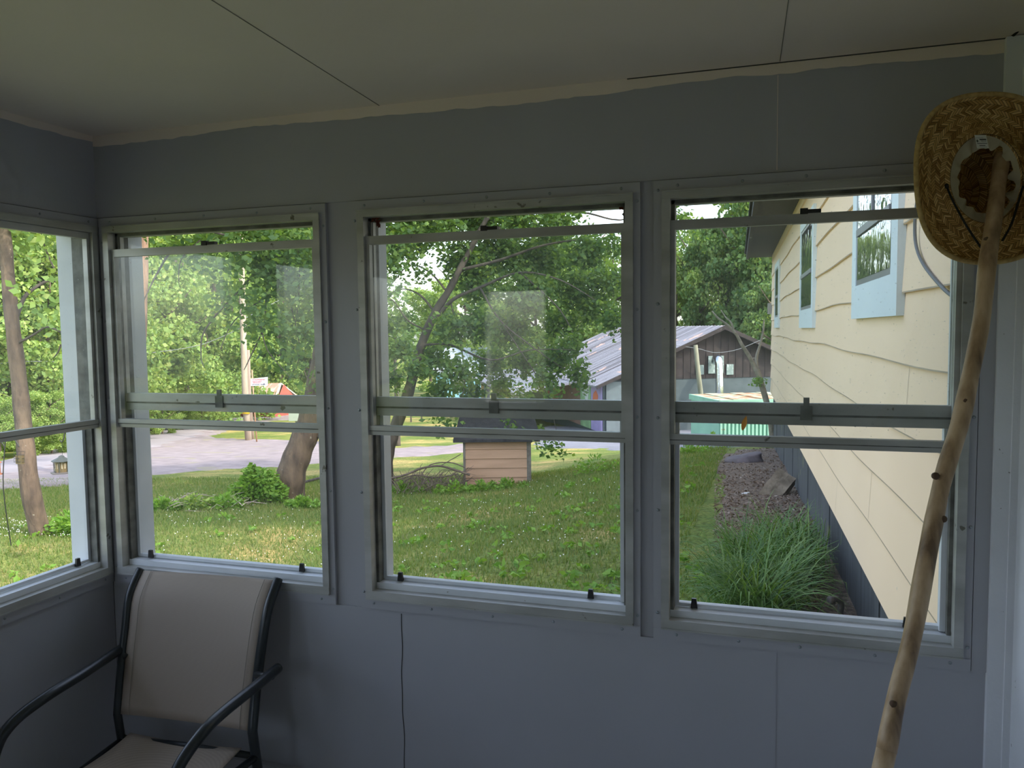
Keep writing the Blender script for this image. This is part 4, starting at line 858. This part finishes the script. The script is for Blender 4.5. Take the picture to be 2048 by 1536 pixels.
mb = MB().add([HT(S1, 0, 3.0), HT(S1, -4.2, 3.0), HT(S1, -2.1, 3.9), HT(S1-.1, 0, 3.0), HT(S1-.1, -4.2, 3.0), HT(S1-.1, -2.1, 3.9)], [(0, 1, 2), (3, 5, 4), (0, 3, 4, 1), (1, 4, 5, 2), (2, 5, 3, 0)]); mb.build('gable', SID, hs)
MB().box((13.4, .01, 1.9), (13.52, .08, 2.1), HT).build('meter_box', mat('grey_box', (.4, .4, .4)), hs)
def onh(u, v, n_=.02):
    r = ray(u, v); nrm = -HN; t_ = ((H0+HN*n_-CAM)@nrm)/(r@nrm); return CAM+r*t_
CAB = mat('grey_cable', (.17, .18, .19), rough=.6)
tag(MB().tube(spline([onh(1836, 390), onh(1830, 440), onh(1832, 490), onh(1848, 530), onh(1885, 575), onh(1918, 605), onh(1990, 690)], 5), .006, 8).build('cable', CAB, None, True), 'grey cable drooping across the cream siding below the hat', 'cable')
# pipe, block, stones
IRON = mat('rusty_iron', (.10, .085, .08), (.05, .045, .045), scale=30, rough=.7, metal=.4, spots=(40, .62, (.25, .17, .13)))
qp = 4.0; pt = P(1684, 1206, qp); pb = P(1678, 1262, qp)
pipe = tag(MB().tube(spline([(pb[0], pb[1], gh(pb[0], pb[1])-.05), pb, P(1681, 1222, qp), P(1682, 1206, qp), P(1674, 1198, qp-.01), P(1664, 1200, qp-.03)], 6), .0155, 14).build('iron_pipe', IRON, None, True), 'dark rusty iron pipe with bent elbow sticking up by the house skirting', 'pipe')
MB().lathe(P(1678, 1252, qp), [(.022, -.03), (.025, -.028), (.025, .02), (.022, .024)], 8).build('pipe_nut', mat('grey_nut', (.16, .17, .18), rough=.5, metal=.5), pipe)
MB().lathe(P(1663, 1200.5, qp-.03), [(.017, -.012), (.021, -.01), (.021, .012), (.012, .016)], 14, -RR-F*.35).build('pipe_cap', IRON, pipe, True)
CONC = mat('mossy_concrete', (.30, .24, .17), (.16, .125, .085), scale=7, rough=.95, bump=1, bscale=30, dist=.01)
qb = 8.7; A = [(1515, 984, 0), (1540, 1006, -.12), (1590, 962, 0), (1567, 938, .06)]
cA = P(1517, 984, qb-.05); cB = P(1558, 935, qb+.28); cC = P(1592, 957, qb+.12); cD = P(1551, 1008, qb-.22)
nb = np.cross(cB-cA, cD-cA); nb /= np.linalg.norm(nb); nb = nb if nb@F > 0 else -nb
off = nb*.10-UU*.0
bm_ = bmesh.new(); vv = [bm_.verts.new(tuple(p)) for p in (cA, cB, cC, cD, cA+off, cB+off, cC+off, cD+off)]
for f in ((0, 1, 2, 3), (4, 7, 6, 5), (0, 4, 5, 1), (1, 5, 6, 2), (2, 6, 7, 3), (3, 7, 4, 0)): bm_.faces.new([vv[i] for i in f])
bmesh.ops.subdivide_edges(bm_, edges=bm_.edges, cuts=4, use_grid_fill=True)
for v_ in bm_.verts: v_.co += Vector((random.gauss(0, .004), random.gauss(0, .004), random.gauss(0, .004)))
bmesh.ops.recalc_face_normals(bm_, faces=bm_.faces); me = bpy.data.meshes.new('concrete_block'); bm_.to_mesh(me); bm_.free(); me.materials.append(CONC)
ob = bpy.data.objects.new('concrete_block', me); COL.objects.link(ob); tag(ob, 'mossy tan concrete block leaning against the house skirting', 'block')
def stone(name, c, r3, matl, label, seed, rz=0):
    bm_ = bmesh.new(); bmesh.ops.create_icosphere(bm_, subdivisions=4, radius=1); r = random.Random(seed); ph_ = [r.uniform(0, 6) for _ in range(6)]
    for v_ in bm_.verts:
        x, y, z = v_.co; k = 1+.13*math.sin(3*x+ph_[0])*math.cos(2.5*y+ph_[1])+.08*math.sin(5*z+ph_[2]+2*x); z = max(-.6, min(.55, z*1.1)); c_, s_ = math.cos(rz), math.sin(rz)
        X, Y = x*k*r3[0], y*k*r3[1]; v_.co = Vector((c[0]+X*c_-Y*s_, c[1]+X*s_+Y*c_, c[2]+z*k*r3[2]+(X*.15)))
    me = bpy.data.meshes.new(name); bm_.to_mesh(me); bm_.free(); me.materials.append(matl); me.polygons.foreach_set('use_smooth', [True]*len(me.polygons))
    o = bpy.data.objects.new(name, me); COL.objects.link(o); return tag(o, label, 'stone')
DST = mat('dark_purple_grey_stone', (.17, .14, .15), (.10, .085, .09), scale=6, rough=.85, bump=.5, bscale=25, dist=.01)
g_ = on_ground(1493, 12.0, .06); stone('rock', g_, (.31, .2, .14), DST, 'flat dark grey rock on the dirt in front of the green bin', 4, .35)
WST = mat('white_stone', (.7, .7, .7), rough=.8)
g_ = G(1490, 992, .02); stone('stone', g_, (.05, .04, .03), WST, 'small white stone on the brown dirt path', 5)
# leaf litter on the bed
pts = []
for i in range(5200):
    p = G(random.uniform(1430, 1640), random.uniform(900, 1230), .035)
    if p[0] > 2.62 or (p[0] < 1.55 and random.random() < .6): continue
    pts.append(p)
LIT = leafmat('dry_litter', [(.10, .06, .04), (.19, .13, .09), (.28, .20, .14), (.36, .31, .26)], .1, tint=(1, .8, .6))
v, n = leaf_quads(np.array(pts), 0, .05, 77, .35); tag(fast_mesh('leaf_litter', v, n, LIT), 'brown dry leaf litter over the dirt bed by the house', 'leaf litter', kind='stuff')
# day lilies
LILY = leafmat('lily_leaves', [(.055, .13, .035), (.085, .19, .045), (.13, .25, .065), (.22, .34, .12)], .3, rough=.38)
rl = random.Random(12); vs = []; fs = []
cen = [(1575, 1215, 4.9), (1515, 1200, 5.0), (1605, 1180, 5.2), (1495, 1160, 5.3), (1555, 1150, 5.5), (1590, 1130, 5.6), (1480, 1230, 4.6), (1565, 1235, 4.5), (1530, 1250, 4.4), (1520, 1260, 4.15), (1500, 1260, 4.2), (1540, 1260, 4.0)]
for i in range(1900):
    u, v_, q = cen[rl.randrange(len(cen))]; p = on_ground(u, q); p = p+V((rl.gauss(0, .075), rl.gauss(0, .09), 0)); p[2] = gh(p[0], p[1])
    if p[0] > 2.50 or (p[0]-2.44)**2+(p[1]-1.86)**2 < .16: continue
    a = rl.uniform(0, 6.28); L = rl.uniform(.36, .66); lean = rl.uniform(.45, 1.15); w_ = rl.uniform(.006, .0105); d = V((math.cos(a), math.sin(a), 0)); s_ = V((-d[1], d[0], 0)); k = len(vs); m = 8
    fold = rl.random() < .25; tb = rl.uniform(.55, .8)
    pos = p.copy(); el = math.pi/2-.12*lean
    for j in range(m+1):
        t_ = j/m; ww = w_*(1-t_**2.2)*(.6+.4*math.sin(math.pi*min(1, t_*1.5+.2)))+.0004
        tw = .5*math.sin(a*3+t_*2); sd_ = s_*math.cos(tw)+V((0, 0, 1))*math.sin(tw)*.5
        vs += [pos-sd_*ww, pos+V((0, 0, -ww*.35)), pos+sd_*ww]
        el -= (lean*2.3/m)*(.5+t_*1.1) if not (fold and t_ > tb) else .5
        nx_ = pos+(d*math.cos(el)+V((0, 0, math.sin(el))))*L/m
        if nx_[0] > 2.60-.025*nx_[1]: nx_[0] = 2.60-.025*nx_[1]
        pos = nx_
    for j in range(m):
        for c_ in (0, 1): q0 = k+j*3+c_; fs.append((q0, q0+1, q0+4, q0+3))
tag(mk('daylily_clump', vs, fs, LILY, None, True, recalc=False), 'large clump of long arching green daylily leaves beside the house skirting', 'plant')

# ------------------------------------------------------------------ green bin
MINT = mat('mint_green_paint', (.33, .60, .46), (.26, .50, .38), scale=3, rough=.6, spots=(6, .70, (.35, .17, .08)))
RUST = mat('rusty_lid', (.42, .50, .36), (.36, .17, .07), scale=4, rough=.8, lo=.4, hi=.6)
g_ = on_ground(1440, 17.2); T = frame((g_[0], g_[1], 0), math.radians(8)); zb = g_[2]+.0; zt = .06
bn = tag(empty('garbage_bin', g_), 'mint green ribbed metal bin with rusty top behind the tan house corner', 'bin')
mb = MB().box((.0, .02, zb-.15), (2.0, 1.7, zt-.05), T)
for k in range(22): x = .02+k*.092; mb.box((x, -.02, zb-.1), (x+.045, .025, zt-.1), T)
mb.build('body', MINT, bn); MB().box((-.04, -.05, zt-.12), (2.04, -.0, zt+.0), T).box((-.04, -.05, zt-.12), (.0, 1.75, zt), T).build('rim', MINT, bn)
mb = MB()
for k in range(6): mb.box((.0+k*.33, .0, zt-.03), (.31+k*.33, 1.72, zt+.0+.012*(k % 2)), T)
mb.build('lid', RUST, bn)
# old post
POST = mat('weathered_post', (.27, .26, .19), (.17, .17, .12), scale=9, rough=.9, stretch=(1, 1, .3))
tag(MB().tube([on_ground(1406, 20, -.2), P(1403, 800, 20), P(1396, 740, 20), P(1391, 690, 20)], [.07, .065, .06, .055], 10).build('wooden_post', POST, None, True), 'weathered wooden post standing in front of the dark gable wall', 'post')

# ------------------------------------------------------------------ metal roofed building
g_ = on_ground(1207, 33); zb = g_[2]; th = math.radians(12); T = frame((g_[0], g_[1], 0), th)   # x along the gable end, y to the back-left
BROWN = mat('dark_brown_boards', (.034, .025, .024), (.017, .013, .013), scale=5, rough=.95, spots=(14, .70, (.16, .15, .15)))
BLOCKG = mat('grey_green_block', (.07, .09, .095), (.05, .066, .07), scale=3, rough=.9)
METAL = mat('galvanised_roof', (.27, .27, .32), (.11, .10, .12), scale=1.0, rough=.5, metal=.3, spots=(1.1, .62, (.50, .36, .33)), stretch=(.12, 3.2, 0), rot=(0, 0, -math.radians(29.5)), lo=.38, hi=.58)
bd = tag(empty('workshop_building', g_), 'long ribbed metal roofed building with dark gable end and painted side wall', 'building')
GW = 10.6; LN = 13.5; ZE = -.52; ZR = 1.73; MX = GW/2
MB().box((0, 0, zb-.6), (GW, LN, ZE), T).build('lower_wall', BLOCKG, bd)
mb = MB(); A = [T(-.02, -.03, ZE-.0), T(GW+.02, -.03, ZE-.0), T(GW+.02, -.03, ZE), T(MX, -.03, ZR-.08), T(-.02, -.03, ZE)]; B_ = [T(-.02, LN, ZE-.0), T(GW+.02, LN, ZE-.0), T(GW+.02, LN, ZE), T(MX, LN, ZR-.08), T(-.02, LN, ZE)]
mb.add(A+B_, [(0, 1, 2, 3, 4), (9, 8, 7, 6, 5), (0, 4, 9, 5), (1, 6, 7, 2)])
for k in range(30): mb.box((.1+k*.35, -.05, ZE-.0), (.12+k*.35, -.028, ZE+.05+ (ZR-ZE-.3)*(1-abs(.1+k*.35-MX)/MX)), T)
mb.build('upper_wall', BROWN, bd)
mb = MB(); sl_ = (ZR-ZE)/MX
def roofside(x0, z0, x1, z1, y0, y1, name, matl, step=.30):
    mb = MB(); A = [T(x0, y0, z0), T(x0, y1, z0), T(x1, y1, z1), T(x1, y0, z1)]; B_ = [V(p)+V((0, 0, -.06)) for p in A]
    mb.add(A+B_, [(0, 3, 2, 1), (4, 5, 6, 7), (0, 1, 5, 4), (1, 2, 6, 5), (2, 3, 7, 6), (3, 0, 4, 7)]); y = y0
    while y < y1-.05:
        A = [T(x0, y, z0+.0), T(x0, y+.07, z0+.0), T(x1, y+.07, z1), T(x1, y, z1)]; B_ = [V(p)+V((0, 0, .035)) for p in A]
        mb.add(A+B_, [(4, 7, 6, 5), (0, 1, 5, 4), (1, 2, 6, 5), (3, 0, 4, 7)]); y += step
    return mb.build(name, matl, bd)
roofside(-.45, ZE-.45*sl_, MX, ZR, -.5, LN+.3, 'roof', METAL); roofside(GW+.45, ZE-.45*sl_, MX, ZR, -.5, LN+.3, 'roof', METAL)
MB().add([T(-.45, -.52, ZE-.45*sl_-.12), T(-.45, -.52, ZE-.45*sl_+.03), T(MX, -.52, ZR+.03), T(MX, -.52, ZR-.15), T(-.45, -.47, ZE-.45*sl_-.12), T(-.45, -.47, ZE-.45*sl_+.03), T(MX, -.47, ZR+.03), T(MX, -.47, ZR-.15)], [(0, 1, 2, 3), (7, 6, 5, 4), (0, 4, 5, 1), (1, 5, 6, 2), (3, 2, 6, 7), (0, 3, 7, 4)]).add([T(GW+.45, -.52, ZE-.45*sl_-.12), T(GW+.45, -.52, ZE-.45*sl_+.03), T(MX, -.52, ZR+.03), T(MX, -.52, ZR-.15), T(GW+.45, -.47, ZE-.45*sl_-.12), T(GW+.45, -.47, ZE-.45*sl_+.03), T(MX, -.47, ZR+.03), T(MX, -.47, ZR-.15)], [(0, 3, 2, 1), (7, 4, 5, 6), (0, 1, 5, 4), (1, 2, 6, 5), (3, 7, 6, 2), (0, 4, 7, 3)]).build('rake_board', BROWN, bd)
# painted side wall
MUR = [('mural_panel', (.42, .35, .62)), ('mural_panel', (.30, .50, .25)), ('brick_panel', (.34, .20, .16)), ('mural_panel', (.55, .24, .16)), ('mural_panel', (.45, .38, .66))]
ys = [0.1, 1.6, 3.2, 7.0, 8.2, 9.6]
for i, (nm, c_) in enumerate(MUR):
    pm = mat('mural_paint_%s' % 'abcde'[i], c_, tuple(x*.7 for x in c_), scale=1.5, rough=.8)
    w_ = MB().box((-.06, ys[i], zb), (.0, ys[i+1]-.08, ZE-.1), T).build(nm, pm, bd)
    if i in (0, 4, 1):
        c2 = {0: (.62, .16, .07), 4: (.60, .16, .07), 1: (.62, .64, .66)}[i]; m2 = mat('mural_shape_%d' % i, c2); r = random.Random(i); pts_ = []
        yc = (ys[i]+ys[i+1])/2; 
        for k in range(14): a = 2*math.pi*k/14; rr_ = r.uniform(.6, 1); pts_.append((-.068, yc+math.cos(a)*.42*rr_, zb+1.35+math.sin(a)*.55*rr_))
        if i == 1: pts_ = [(-.068, ys[i]+.05, ZE-.2), (-.068, ys[i+1]-.2, ZE-.2), (-.068, ys[i+1]-.5, ZE-.9), (-.068, ys[i]+.9, ZE-.7), (-.068, ys[i]+.5, ZE-1.4), (-.068, ys[i]+.3, ZE-.8)]
        mk('mural_shape', [T(*p) for p in pts_], [tuple(range(len(pts_)))], m2, w_)
ORP = mat('ochre_post', (.50, .36, .15)); DGP = mat('dark_green_post', (.06, .07, .07)); 
# porch lean-to
PW = 3.2; zl0 = ZE-.45*sl_-.05
mb = MB(); A = [T(-.3, 3.0, zl0+.05), T(-.3, 16.5, zl0+.05), T(-PW, 16.5, zl0-.42), T(-PW, 3.0, zl0-.42)]; B_ = [V(p)+V((0, 0, -.10)) for p in A]
mb.add(A+B_, [(0, 3, 2, 1), (4, 5, 6, 7), (0, 1, 5, 4), (1, 2, 6, 5), (2, 3, 7, 6), (3, 0, 4, 7)]); mb.build('porch_roof', METAL, bd)
for k, y in enumerate((3.3, 5.2, 6.6, 8.6, 10.4, 12.2, 14.2, 16.2)): p_ = T(-PW+.15, y, 0); MB().box((-PW+.08, y, gh(p_[0], p_[1])-.1), (-PW+.24, y+.16, zl0-.45), T).build('porch_post', [DGP, ORP, DGP, DGP][k % 4], bd)
MB().box((-.05, LN, zb-.4), (.1, LN+3, ZE-.2), T).build('cream_wall', mat('cream_wall', (.6, .58, .50)), bd)
# dark side gate panel with a ring
MB().box((.1, -.10, zb), (1.5, -.03, ZE-.05), T).build('gate_panel', mat('slate_gate', (.10, .13, .14), (.08, .10, .11)), bd)
RW = mat('pale_ring', (.6, .62, .6)); c_ = V(T(.95, -.13, zb+1.75))
MB().tube([c_+R0*math.cos(a)*.17+V((0, 0, 1))*math.sin(a)*.17 for a in np.linspace(0, 2*math.pi, 25)], .018, 6, cap=False).build('ring', RW, bd)
# duct and boards on the gable
SHINY = mat('shiny_duct', (.75, .78, .82), (.6, .62, .66), scale=4, rough=.22, metal=1.0, bump=.4, bscale=3, dist=.05)
PBD = mat('pale_green_board', (.20, .26, .24), (.14, .19, .175), scale=5, rough=.6, spots=(9, .6, (.32, .36, .35)))
qw = 33.9
def wallbox(u0, v0, u1, v1, d0, d1, name, matl, parent):
    a = P(u0, v0, qw); b_ = P(u1, v1, qw); inv = lambda p: ((V(p)-g_)@(R0*math.cos(th)+FH*math.sin(th)), 0, p[2]); xa = inv(a)[0]; xb = inv(b_)[0]
    return MB().box((xa, -d1, b_[2]), (xb, -d0, a[2]), T).build(name, matl, parent)
wallbox(1417, 712, 1452, 747, .05, .09, 'vent_board', PBD, bd); wallbox(1391, 730, 1408, 749, .05, .09, 'wall_board', PBD, bd); wallbox(1458, 729, 1474, 750, .05, .09, 'wall_board', PBD, bd)
dv = [P(1430, 722, qw-.15), P(1433, 716, qw-.55), P(1437, 720, qw-.95), P(1438, 735, qw-1.0), P(1439, 770, qw-1.0)]; e_ = P(1440, 850, qw-1.0)
MB().tube(spline(dv, 6)+[e_], .17, 14).build('duct', SHINY, bd, True)
MB().tube(spline([P(1345, 690, 33.2), P(1395, 697, 33.2), P(1430, 705, 33.2), P(1475, 699, 33.2), P(1530, 676, 33.2)], 5), .012, 5).build('wire', CAB, bd)
mb = MB(); 
# pale blue building and cream house beyond
def simple_house(name, label, u0, u1, vb, q, vt, vr, wallc, roofc, winc, depth=6):
    g_ = on_ground(u0, q); Th = frame((g_[0], g_[1], 0), 0); W_ = (u1-u0)/FPX*q; z0 = g_[2]-.4; z1 = CAM[2]-(vt-655)/FPX*q; z2 = CAM[2]-(vr-655)/FPX*q
    h = tag(empty(name, g_), label, 'house'); MB().box((0, 0, z0), (W_, depth, z1), Th).build('wall', mat(name+'_wall', wallc), h)
    mb = MB()
    for y0, y1 in ((-.4, depth/2), (depth+.4, depth/2)):
        A = [Th(-.4, y0, z1-.05), Th(W_+.4, y0, z1-.05), Th(W_+.4, y1, z2), Th(-.4, y1, z2)]; B_ = [V(p)+V((0, 0, -.1)) for p in A]; mb.add(A+B_, [(0, 1, 2, 3), (4, 7, 6, 5), (0, 4, 5, 1), (1, 5, 6, 2), (2, 6, 7, 3), (3, 7, 4, 0)])
    mb.build('roof', mat(name+'_roof', roofc, tuple(x*.7 for x in roofc), scale=2), h)
    n_ = max(1, int(W_/2.2)); 
    for k in range(n_):
        x = W_*(k+.5)/n_; wn_ = MB().box((x-.5, -.05, z0+1.6), (x+.5, .02, z0+2.7), Th).build('window', mat('white_sash', (.8, .8, .8)) if 'white_sash' not in bpy.data.materials else bpy.data.materials['white_sash'], h)
        MB().box((x-.42, -.07, z0+1.68), (x+.42, -.04, z0+2.62), Th).build('pane', PANE, wn_)
    return h
simple_house('blue_house', 'light blue house glimpsed through the leaves left of the metal roof', 872, 965, 800, 58, 735, 690, (.30, .58, .72), (.45, .5, .55), None)
simple_house('cream_house', 'pale cream house seen behind the porch posts of the metal roofed building', 985, 1110, 800, 62, 768, 742, (.62, .58, .48), (.55, .5, .5), None)
# rusty roofed barn
q = 50; g_ = on_ground(462, q); T = frame((g_[0], g_[1], 0), math.radians(-14)); z0 = g_[2]-.3; W_ = 2.9
def zp(v): return CAM[2]-(v-655)/FPX*q
RROOF = mat('rusty_red_roof', (.62, .30, .24), (.75, .62, .56), scale=1.1, rough=.7, stretch=(3.2, .4, 1), lo=.42, hi=.58); RED = mat('red_wall', (.42, .10, .07), (.34, .08, .06), scale=4)
bn = tag(empty('barn', g_), 'small red barn with rusty striped metal roof behind the utility pole', 'barn')
MB().box((0, 0, z0), (W_, 3.6, zp(806)), T).build('wall', RED, bn)
mb = MB()
for y0, y1 in ((-.5, 1.8), (4.1, 1.8)):
    A = [T(-.3, y0, zp(808)), T(W_+.3, y0, zp(808)), T(W_-.4, y1, zp(757)), T(-.3, y1, zp(759))]; B_ = [V(p)+V((0, 0, -.08)) for p in A]; mb.add(A+B_, [(0, 1, 2, 3), (4, 7, 6, 5), (0, 4, 5, 1), (1, 5, 6, 2), (2, 6, 7, 3), (3, 7, 4, 0)])
mb.build('roof', RROOF, bn)
MB().add([T(W_-.02, 0, zp(808)), T(W_-.02, 3.6, zp(808)), T(W_-.25, 1.8, zp(759))], [(0, 1, 2)]).build('gable', RED, bn)
# ------------------------------------------------------------------ utility poles, sign, wires
POLE = mat('pole_wood', (.44, .36, .27), (.32, .25, .18), scale=5, rough=.9, stretch=(2, 2, .3)); YEL = mat('yellow_band', (.75, .50, .03)); POLE2 = mat('reddish_pole_wood', (.36, .26, .21), (.26, .19, .15), scale=5, rough=.9, stretch=(2, 2, .3))
qp = 31; pl = tag(empty('utility_pole', on_ground(493, qp)), 'tall pale utility pole with a yellow band near its foot', 'pole')
MB().tube([on_ground(493, qp, -.3), P(491, 800, qp), P(487, 680, qp), P(484, 560, qp), P(480, 430, qp), P(476, 300, qp)], [.135, .13, .12, .115, .105, .10], 14).build('pole', POLE, pl, True)
ba = P(491.6, 816, qp); bb_ = P(492, 828, qp); MB().tube([bb_, ba], .142, 14).build('marker_band', YEL, pl, True)
p2 = tag(empty('utility_pole', on_ground(501, qp+.8)), 'shorter reddish pole standing just right of the tall utility pole', 'pole')
MB().tube([on_ground(501, qp+.8, -.3), P(499, 800, qp+.8), P(496, 700, qp+.8)], [.085, .08, .07], 12).build('pole', POLE2, p2, True)
sg = tag(empty('road_sign', on_ground(509, qp-1)), 'white road sign with red lettering and a black arrow beside the utility pole', 'sign')
MB().tube([on_ground(509, qp-1, -.2), P(507.5, 800, qp-1), P(504, 740, qp-1)], .028, 8).build('sign_post', mat('rust_post', (.42, .24, .14)), sg, True)
qs = qp-1.05; SA, SB = (501, 755.5), (535, 753.5); corners = [P(501.5, 757.5, qs), P(501.5, 772, qs), P(535, 771, qs), P(535, 754, qs)]
MB().add(corners+[c+F*.03 for c in corners], [(0, 1, 2, 3), (7, 6, 5, 4), (0, 4, 5, 1), (1, 5, 6, 2), (2, 6, 7, 3), (3, 7, 4, 0)]).build('sign_board', mat('sign_white', (.80, .78, .80)), sg)
RINK = mat('red_ink', (.62, .03, .05)); KINK = mat('dark_ink', (.05, .05, .09)); rs = random.Random(9)
def row(mb, u0, u1, v, h, n_):
    w_ = (u1-u0)/n_
    for k in range(n_):
        a = u0+k*w_; st_ = rs.choice([[(0, 0, .25, 1), (.5, 0, .75, 1), (.2, .4, .6, .6)], [(0, 0, .25, 1), (.2, .75, .7, 1), (.2, 0, .7, .25)], [(0, 0, .7, .25), (.22, 0, .5, 1)], [(0, 0, .25, 1), (.25, 0, .7, .22), (.45, 0, .7, 1)]])
        for x0, y0, x1, y1 in st_: mb.add([P(a+x*w_, v-h/2+y*h, qs-.012) for x, y in ((x0, y0), (x1, y0), (x1, y1), (x0, y1))], [(0, 1, 2, 3)])
mb = MB(); row(mb, 505, 530, 759.2, 2.6, 12); row(mb, 503.5, 524, 762.6, 2.2, 10); row(mb, 506, 521.5, 765.6, 2.2, 8); mb.build('sign_lettering', RINK, sg)
mb = MB(); row(mb, 504, 519.5, 769.2, 2.4, 9); mb.add([P(521, 768.0, qs-.012), P(528, 767.8, qs-.012), P(528, 768.8, qs-.012), P(521, 769, qs-.012)], [(0, 1, 2, 3)]).add([P(527, 766.4, qs-.012), P(531.5, 768.2, qs-.012), P(527, 770, qs-.012)], [(0, 1, 2)]); mb.build('sign_arrow', KINK, sg)
def wire(pts, r_, label):
    tag(MB().tube(spline(pts, 6), r_, 5).build('overhead_wire', CAB, None, True), label, 'wire')
wire([P(-200, 775, 24), P(0, 727, 25), P(150, 722, 27), P(290, 707, 29), P(400, 690, 30.5), P(484, 655, 31)], .012, 'pale wire sagging from the utility pole to the left across the woods')
wire([P(484, 640, 31), P(540, 610, 34), P(640, 560, 40)], .012, 'thin wire running right from the utility pole')
# small roadside cabinet
g_ = on_ground(588, 40); T = frame((g_[0], g_[1], 0), 0); mbx = tag(empty('mailbox', g_), 'grey green roadside box on a post left of the leaning trunk', 'mailbox')
MB().box((-.35, 0, g_[2]+.35), (.35, .4, g_[2]+.85), T).build('box', mat('grey_green_box', (.35, .40, .34)), mbx); MB().box((-.05, .1, g_[2]-.1), (.05, .2, g_[2]+.35), T).build('post', POST, mbx)
# fence rails far left of the middle window
g_ = on_ground(765, 44); T = frame((g_[0], g_[1], 0), 0); fz = g_[2]; fn = tag(empty('rail_fence', g_), 'dark rail fence beyond the drive at left of the middle window', 'fence')
for k in range(5): MB().box((k*.6-.3, 0, fz-.1), (k*.6-.22, .08, fz+1.0), T).build('fence_post', BARKD, fn)
MB().box((-.4, 0, fz+.85), (2.2, .06, fz+.93), T).build('fence_rail', BARKD, fn); MB().box((-.4, 0, fz+.4), (2.2, .06, fz+.47), T).build('fence_rail', BARKD, fn)

# ------------------------------------------------------------------ bird feeders
HOOK = mat('black_hook_metal', (.02, .022, .02), rough=.5); FROOF = mat('feeder_roof', (.06, .07, .065), rough=.5); FGL = mat('feeder_amber', (.17, .13, .07), (.12, .095, .055), scale=20, rough=.3); FLG = mat('feeder_arch', (.36, .33, .25), rough=.4)
qf = 8.0
hk = tag(MB().tube(spline([on_ground(152, qf, -.1), P(151, 960, qf), P(149, 880, qf), P(146, 864, qf), P(138, 858, qf), P(130, 863, qf), P(128, 875, qf), P(124, 884, qf), P(120, 880, qf)], 5), .006, 7).build('shepherd_hook', HOOK, None, True), 'thin black hook pole holding the lantern shaped bird feeder', 'hook')
fd = tag(empty('bird_feeder', P(124.5, 948, qf)), 'lantern shaped bird feeder with dark hipped roof hanging over the drive', 'bird feeder')
px_ = qf/FPX; c = P(124.5, 946, qf); zc_ = lambda v: (946-v)*px_
MB().lathe(c, [(21*px_, 0), (21.5*px_, .012), (15*px_, .014), (14*px_, 0)], 6).build('tray', mat('feeder_tray', (.13, .12, .12)), fd)
MB().lathe(c, [(13*px_, .012), (14*px_, zc_(922))], 6).build('body', FGL, fd)
mb = MB()
for k in range(6):
    a = 2*math.pi*k/6; x = V((math.cos(a), math.sin(a), 0)); mb.tube([c+x*14*px_+V((0, 0, .012)), c+x*14.8*px_+V((0, 0, zc_(922)))], .004, 6)
mb.build('corner_bar', FROOF, fd)
for k in range(6):
    a = 2*math.pi*(k+.5)/6; n_ = V((math.cos(a), math.sin(a), 0)); s_ = V((-n_[1], n_[0], 0)); o_ = c+n_*12.4*px_+V((0, 0, zc_(936))); w_ = 3.6*px_; pts_ = [o_-s_*w_, o_+s_*w_]+[o_+s_*w_*math.cos(t_)+V((0, 0, zc_(938)+w_*math.sin(t_)*1.3+.012)) for t_ in np.linspace(0, math.pi, 7)]
    mk('arch_panel', pts_, [tuple(range(len(pts_)))], FLG, fd)
MB().lathe(c, [(19.5*px_, zc_(922)), (19.5*px_, zc_(921)), (8*px_, zc_(915)), (6*px_, zc_(914)), (5*px_, zc_(911.5)), (1*px_, zc_(910))], 6).build('roof', FROOF, fd)
MB().tube([P(124.5, 911, qf), P(124, 884, qf)], .0018, 5).build('hanging_wire', HOOK, fd)
qh = 9.0
hk = tag(MB().tube(spline([on_ground(4, qh, -.1), P(7, 980, qh), P(10, 892, qh), P(14, 882, qh), P(26, 878, qh), P(34, 886, qh), P(38, 894, qh)], 5), .006, 7).tube(spline([P(10, 895, qh), P(2, 884, qh), P(-8, 890, qh)], 4), .006, 7).build('shepherd_hook', HOOK, None, True), 'tall black hook pole at the left edge of the picture', 'hook')
cg = tag(empty('suet_cage', P(38, 922, qh)), 'small wire suet cage hanging on the hook pole left of the slender tree', 'bird feeder')
mb = MB()
for i in range(4):
    for (a, b_) in (((28+7*i, 903), (28+7*i, 925)), ((28, 903+7*i), (49, 903+7*i))):
        for dq in (0, .05): mb.tube([P(*a, qh+dq), P(*b_, qh+dq)], .0025, 4)
mb.build('cage', HOOK, cg); MB().box((-.045, -.02, -.05), (.045, .02, .05), lambda x, y, z: tuple(P(40, 919, qh+.025)+V((x, y, z)))).build('suet_block', FGL, cg); MB().tube([P(38, 903, qh), P(38, 894, qh)], .0018, 4).build('hanging_wire', HOOK, cg)
c = P(-4, 949, qh); f2 = tag(empty('bird_feeder', c), 'rusty red bird feeder cut off by the left edge of the picture', 'bird feeder')
RFD = mat('rusty_red_feeder', (.32, .12, .06), rough=.6)
MB().lathe(c, [(.05, 0), (.05, .012), (.028, .014), (.028, .13), (.045, .135), (.02, .16)], 12).build('body', RFD, f2); MB().tube([c+V((0, 0, .16)), P(-8, 890, qh)], .0018, 4).build('hanging_wire', HOOK, f2)
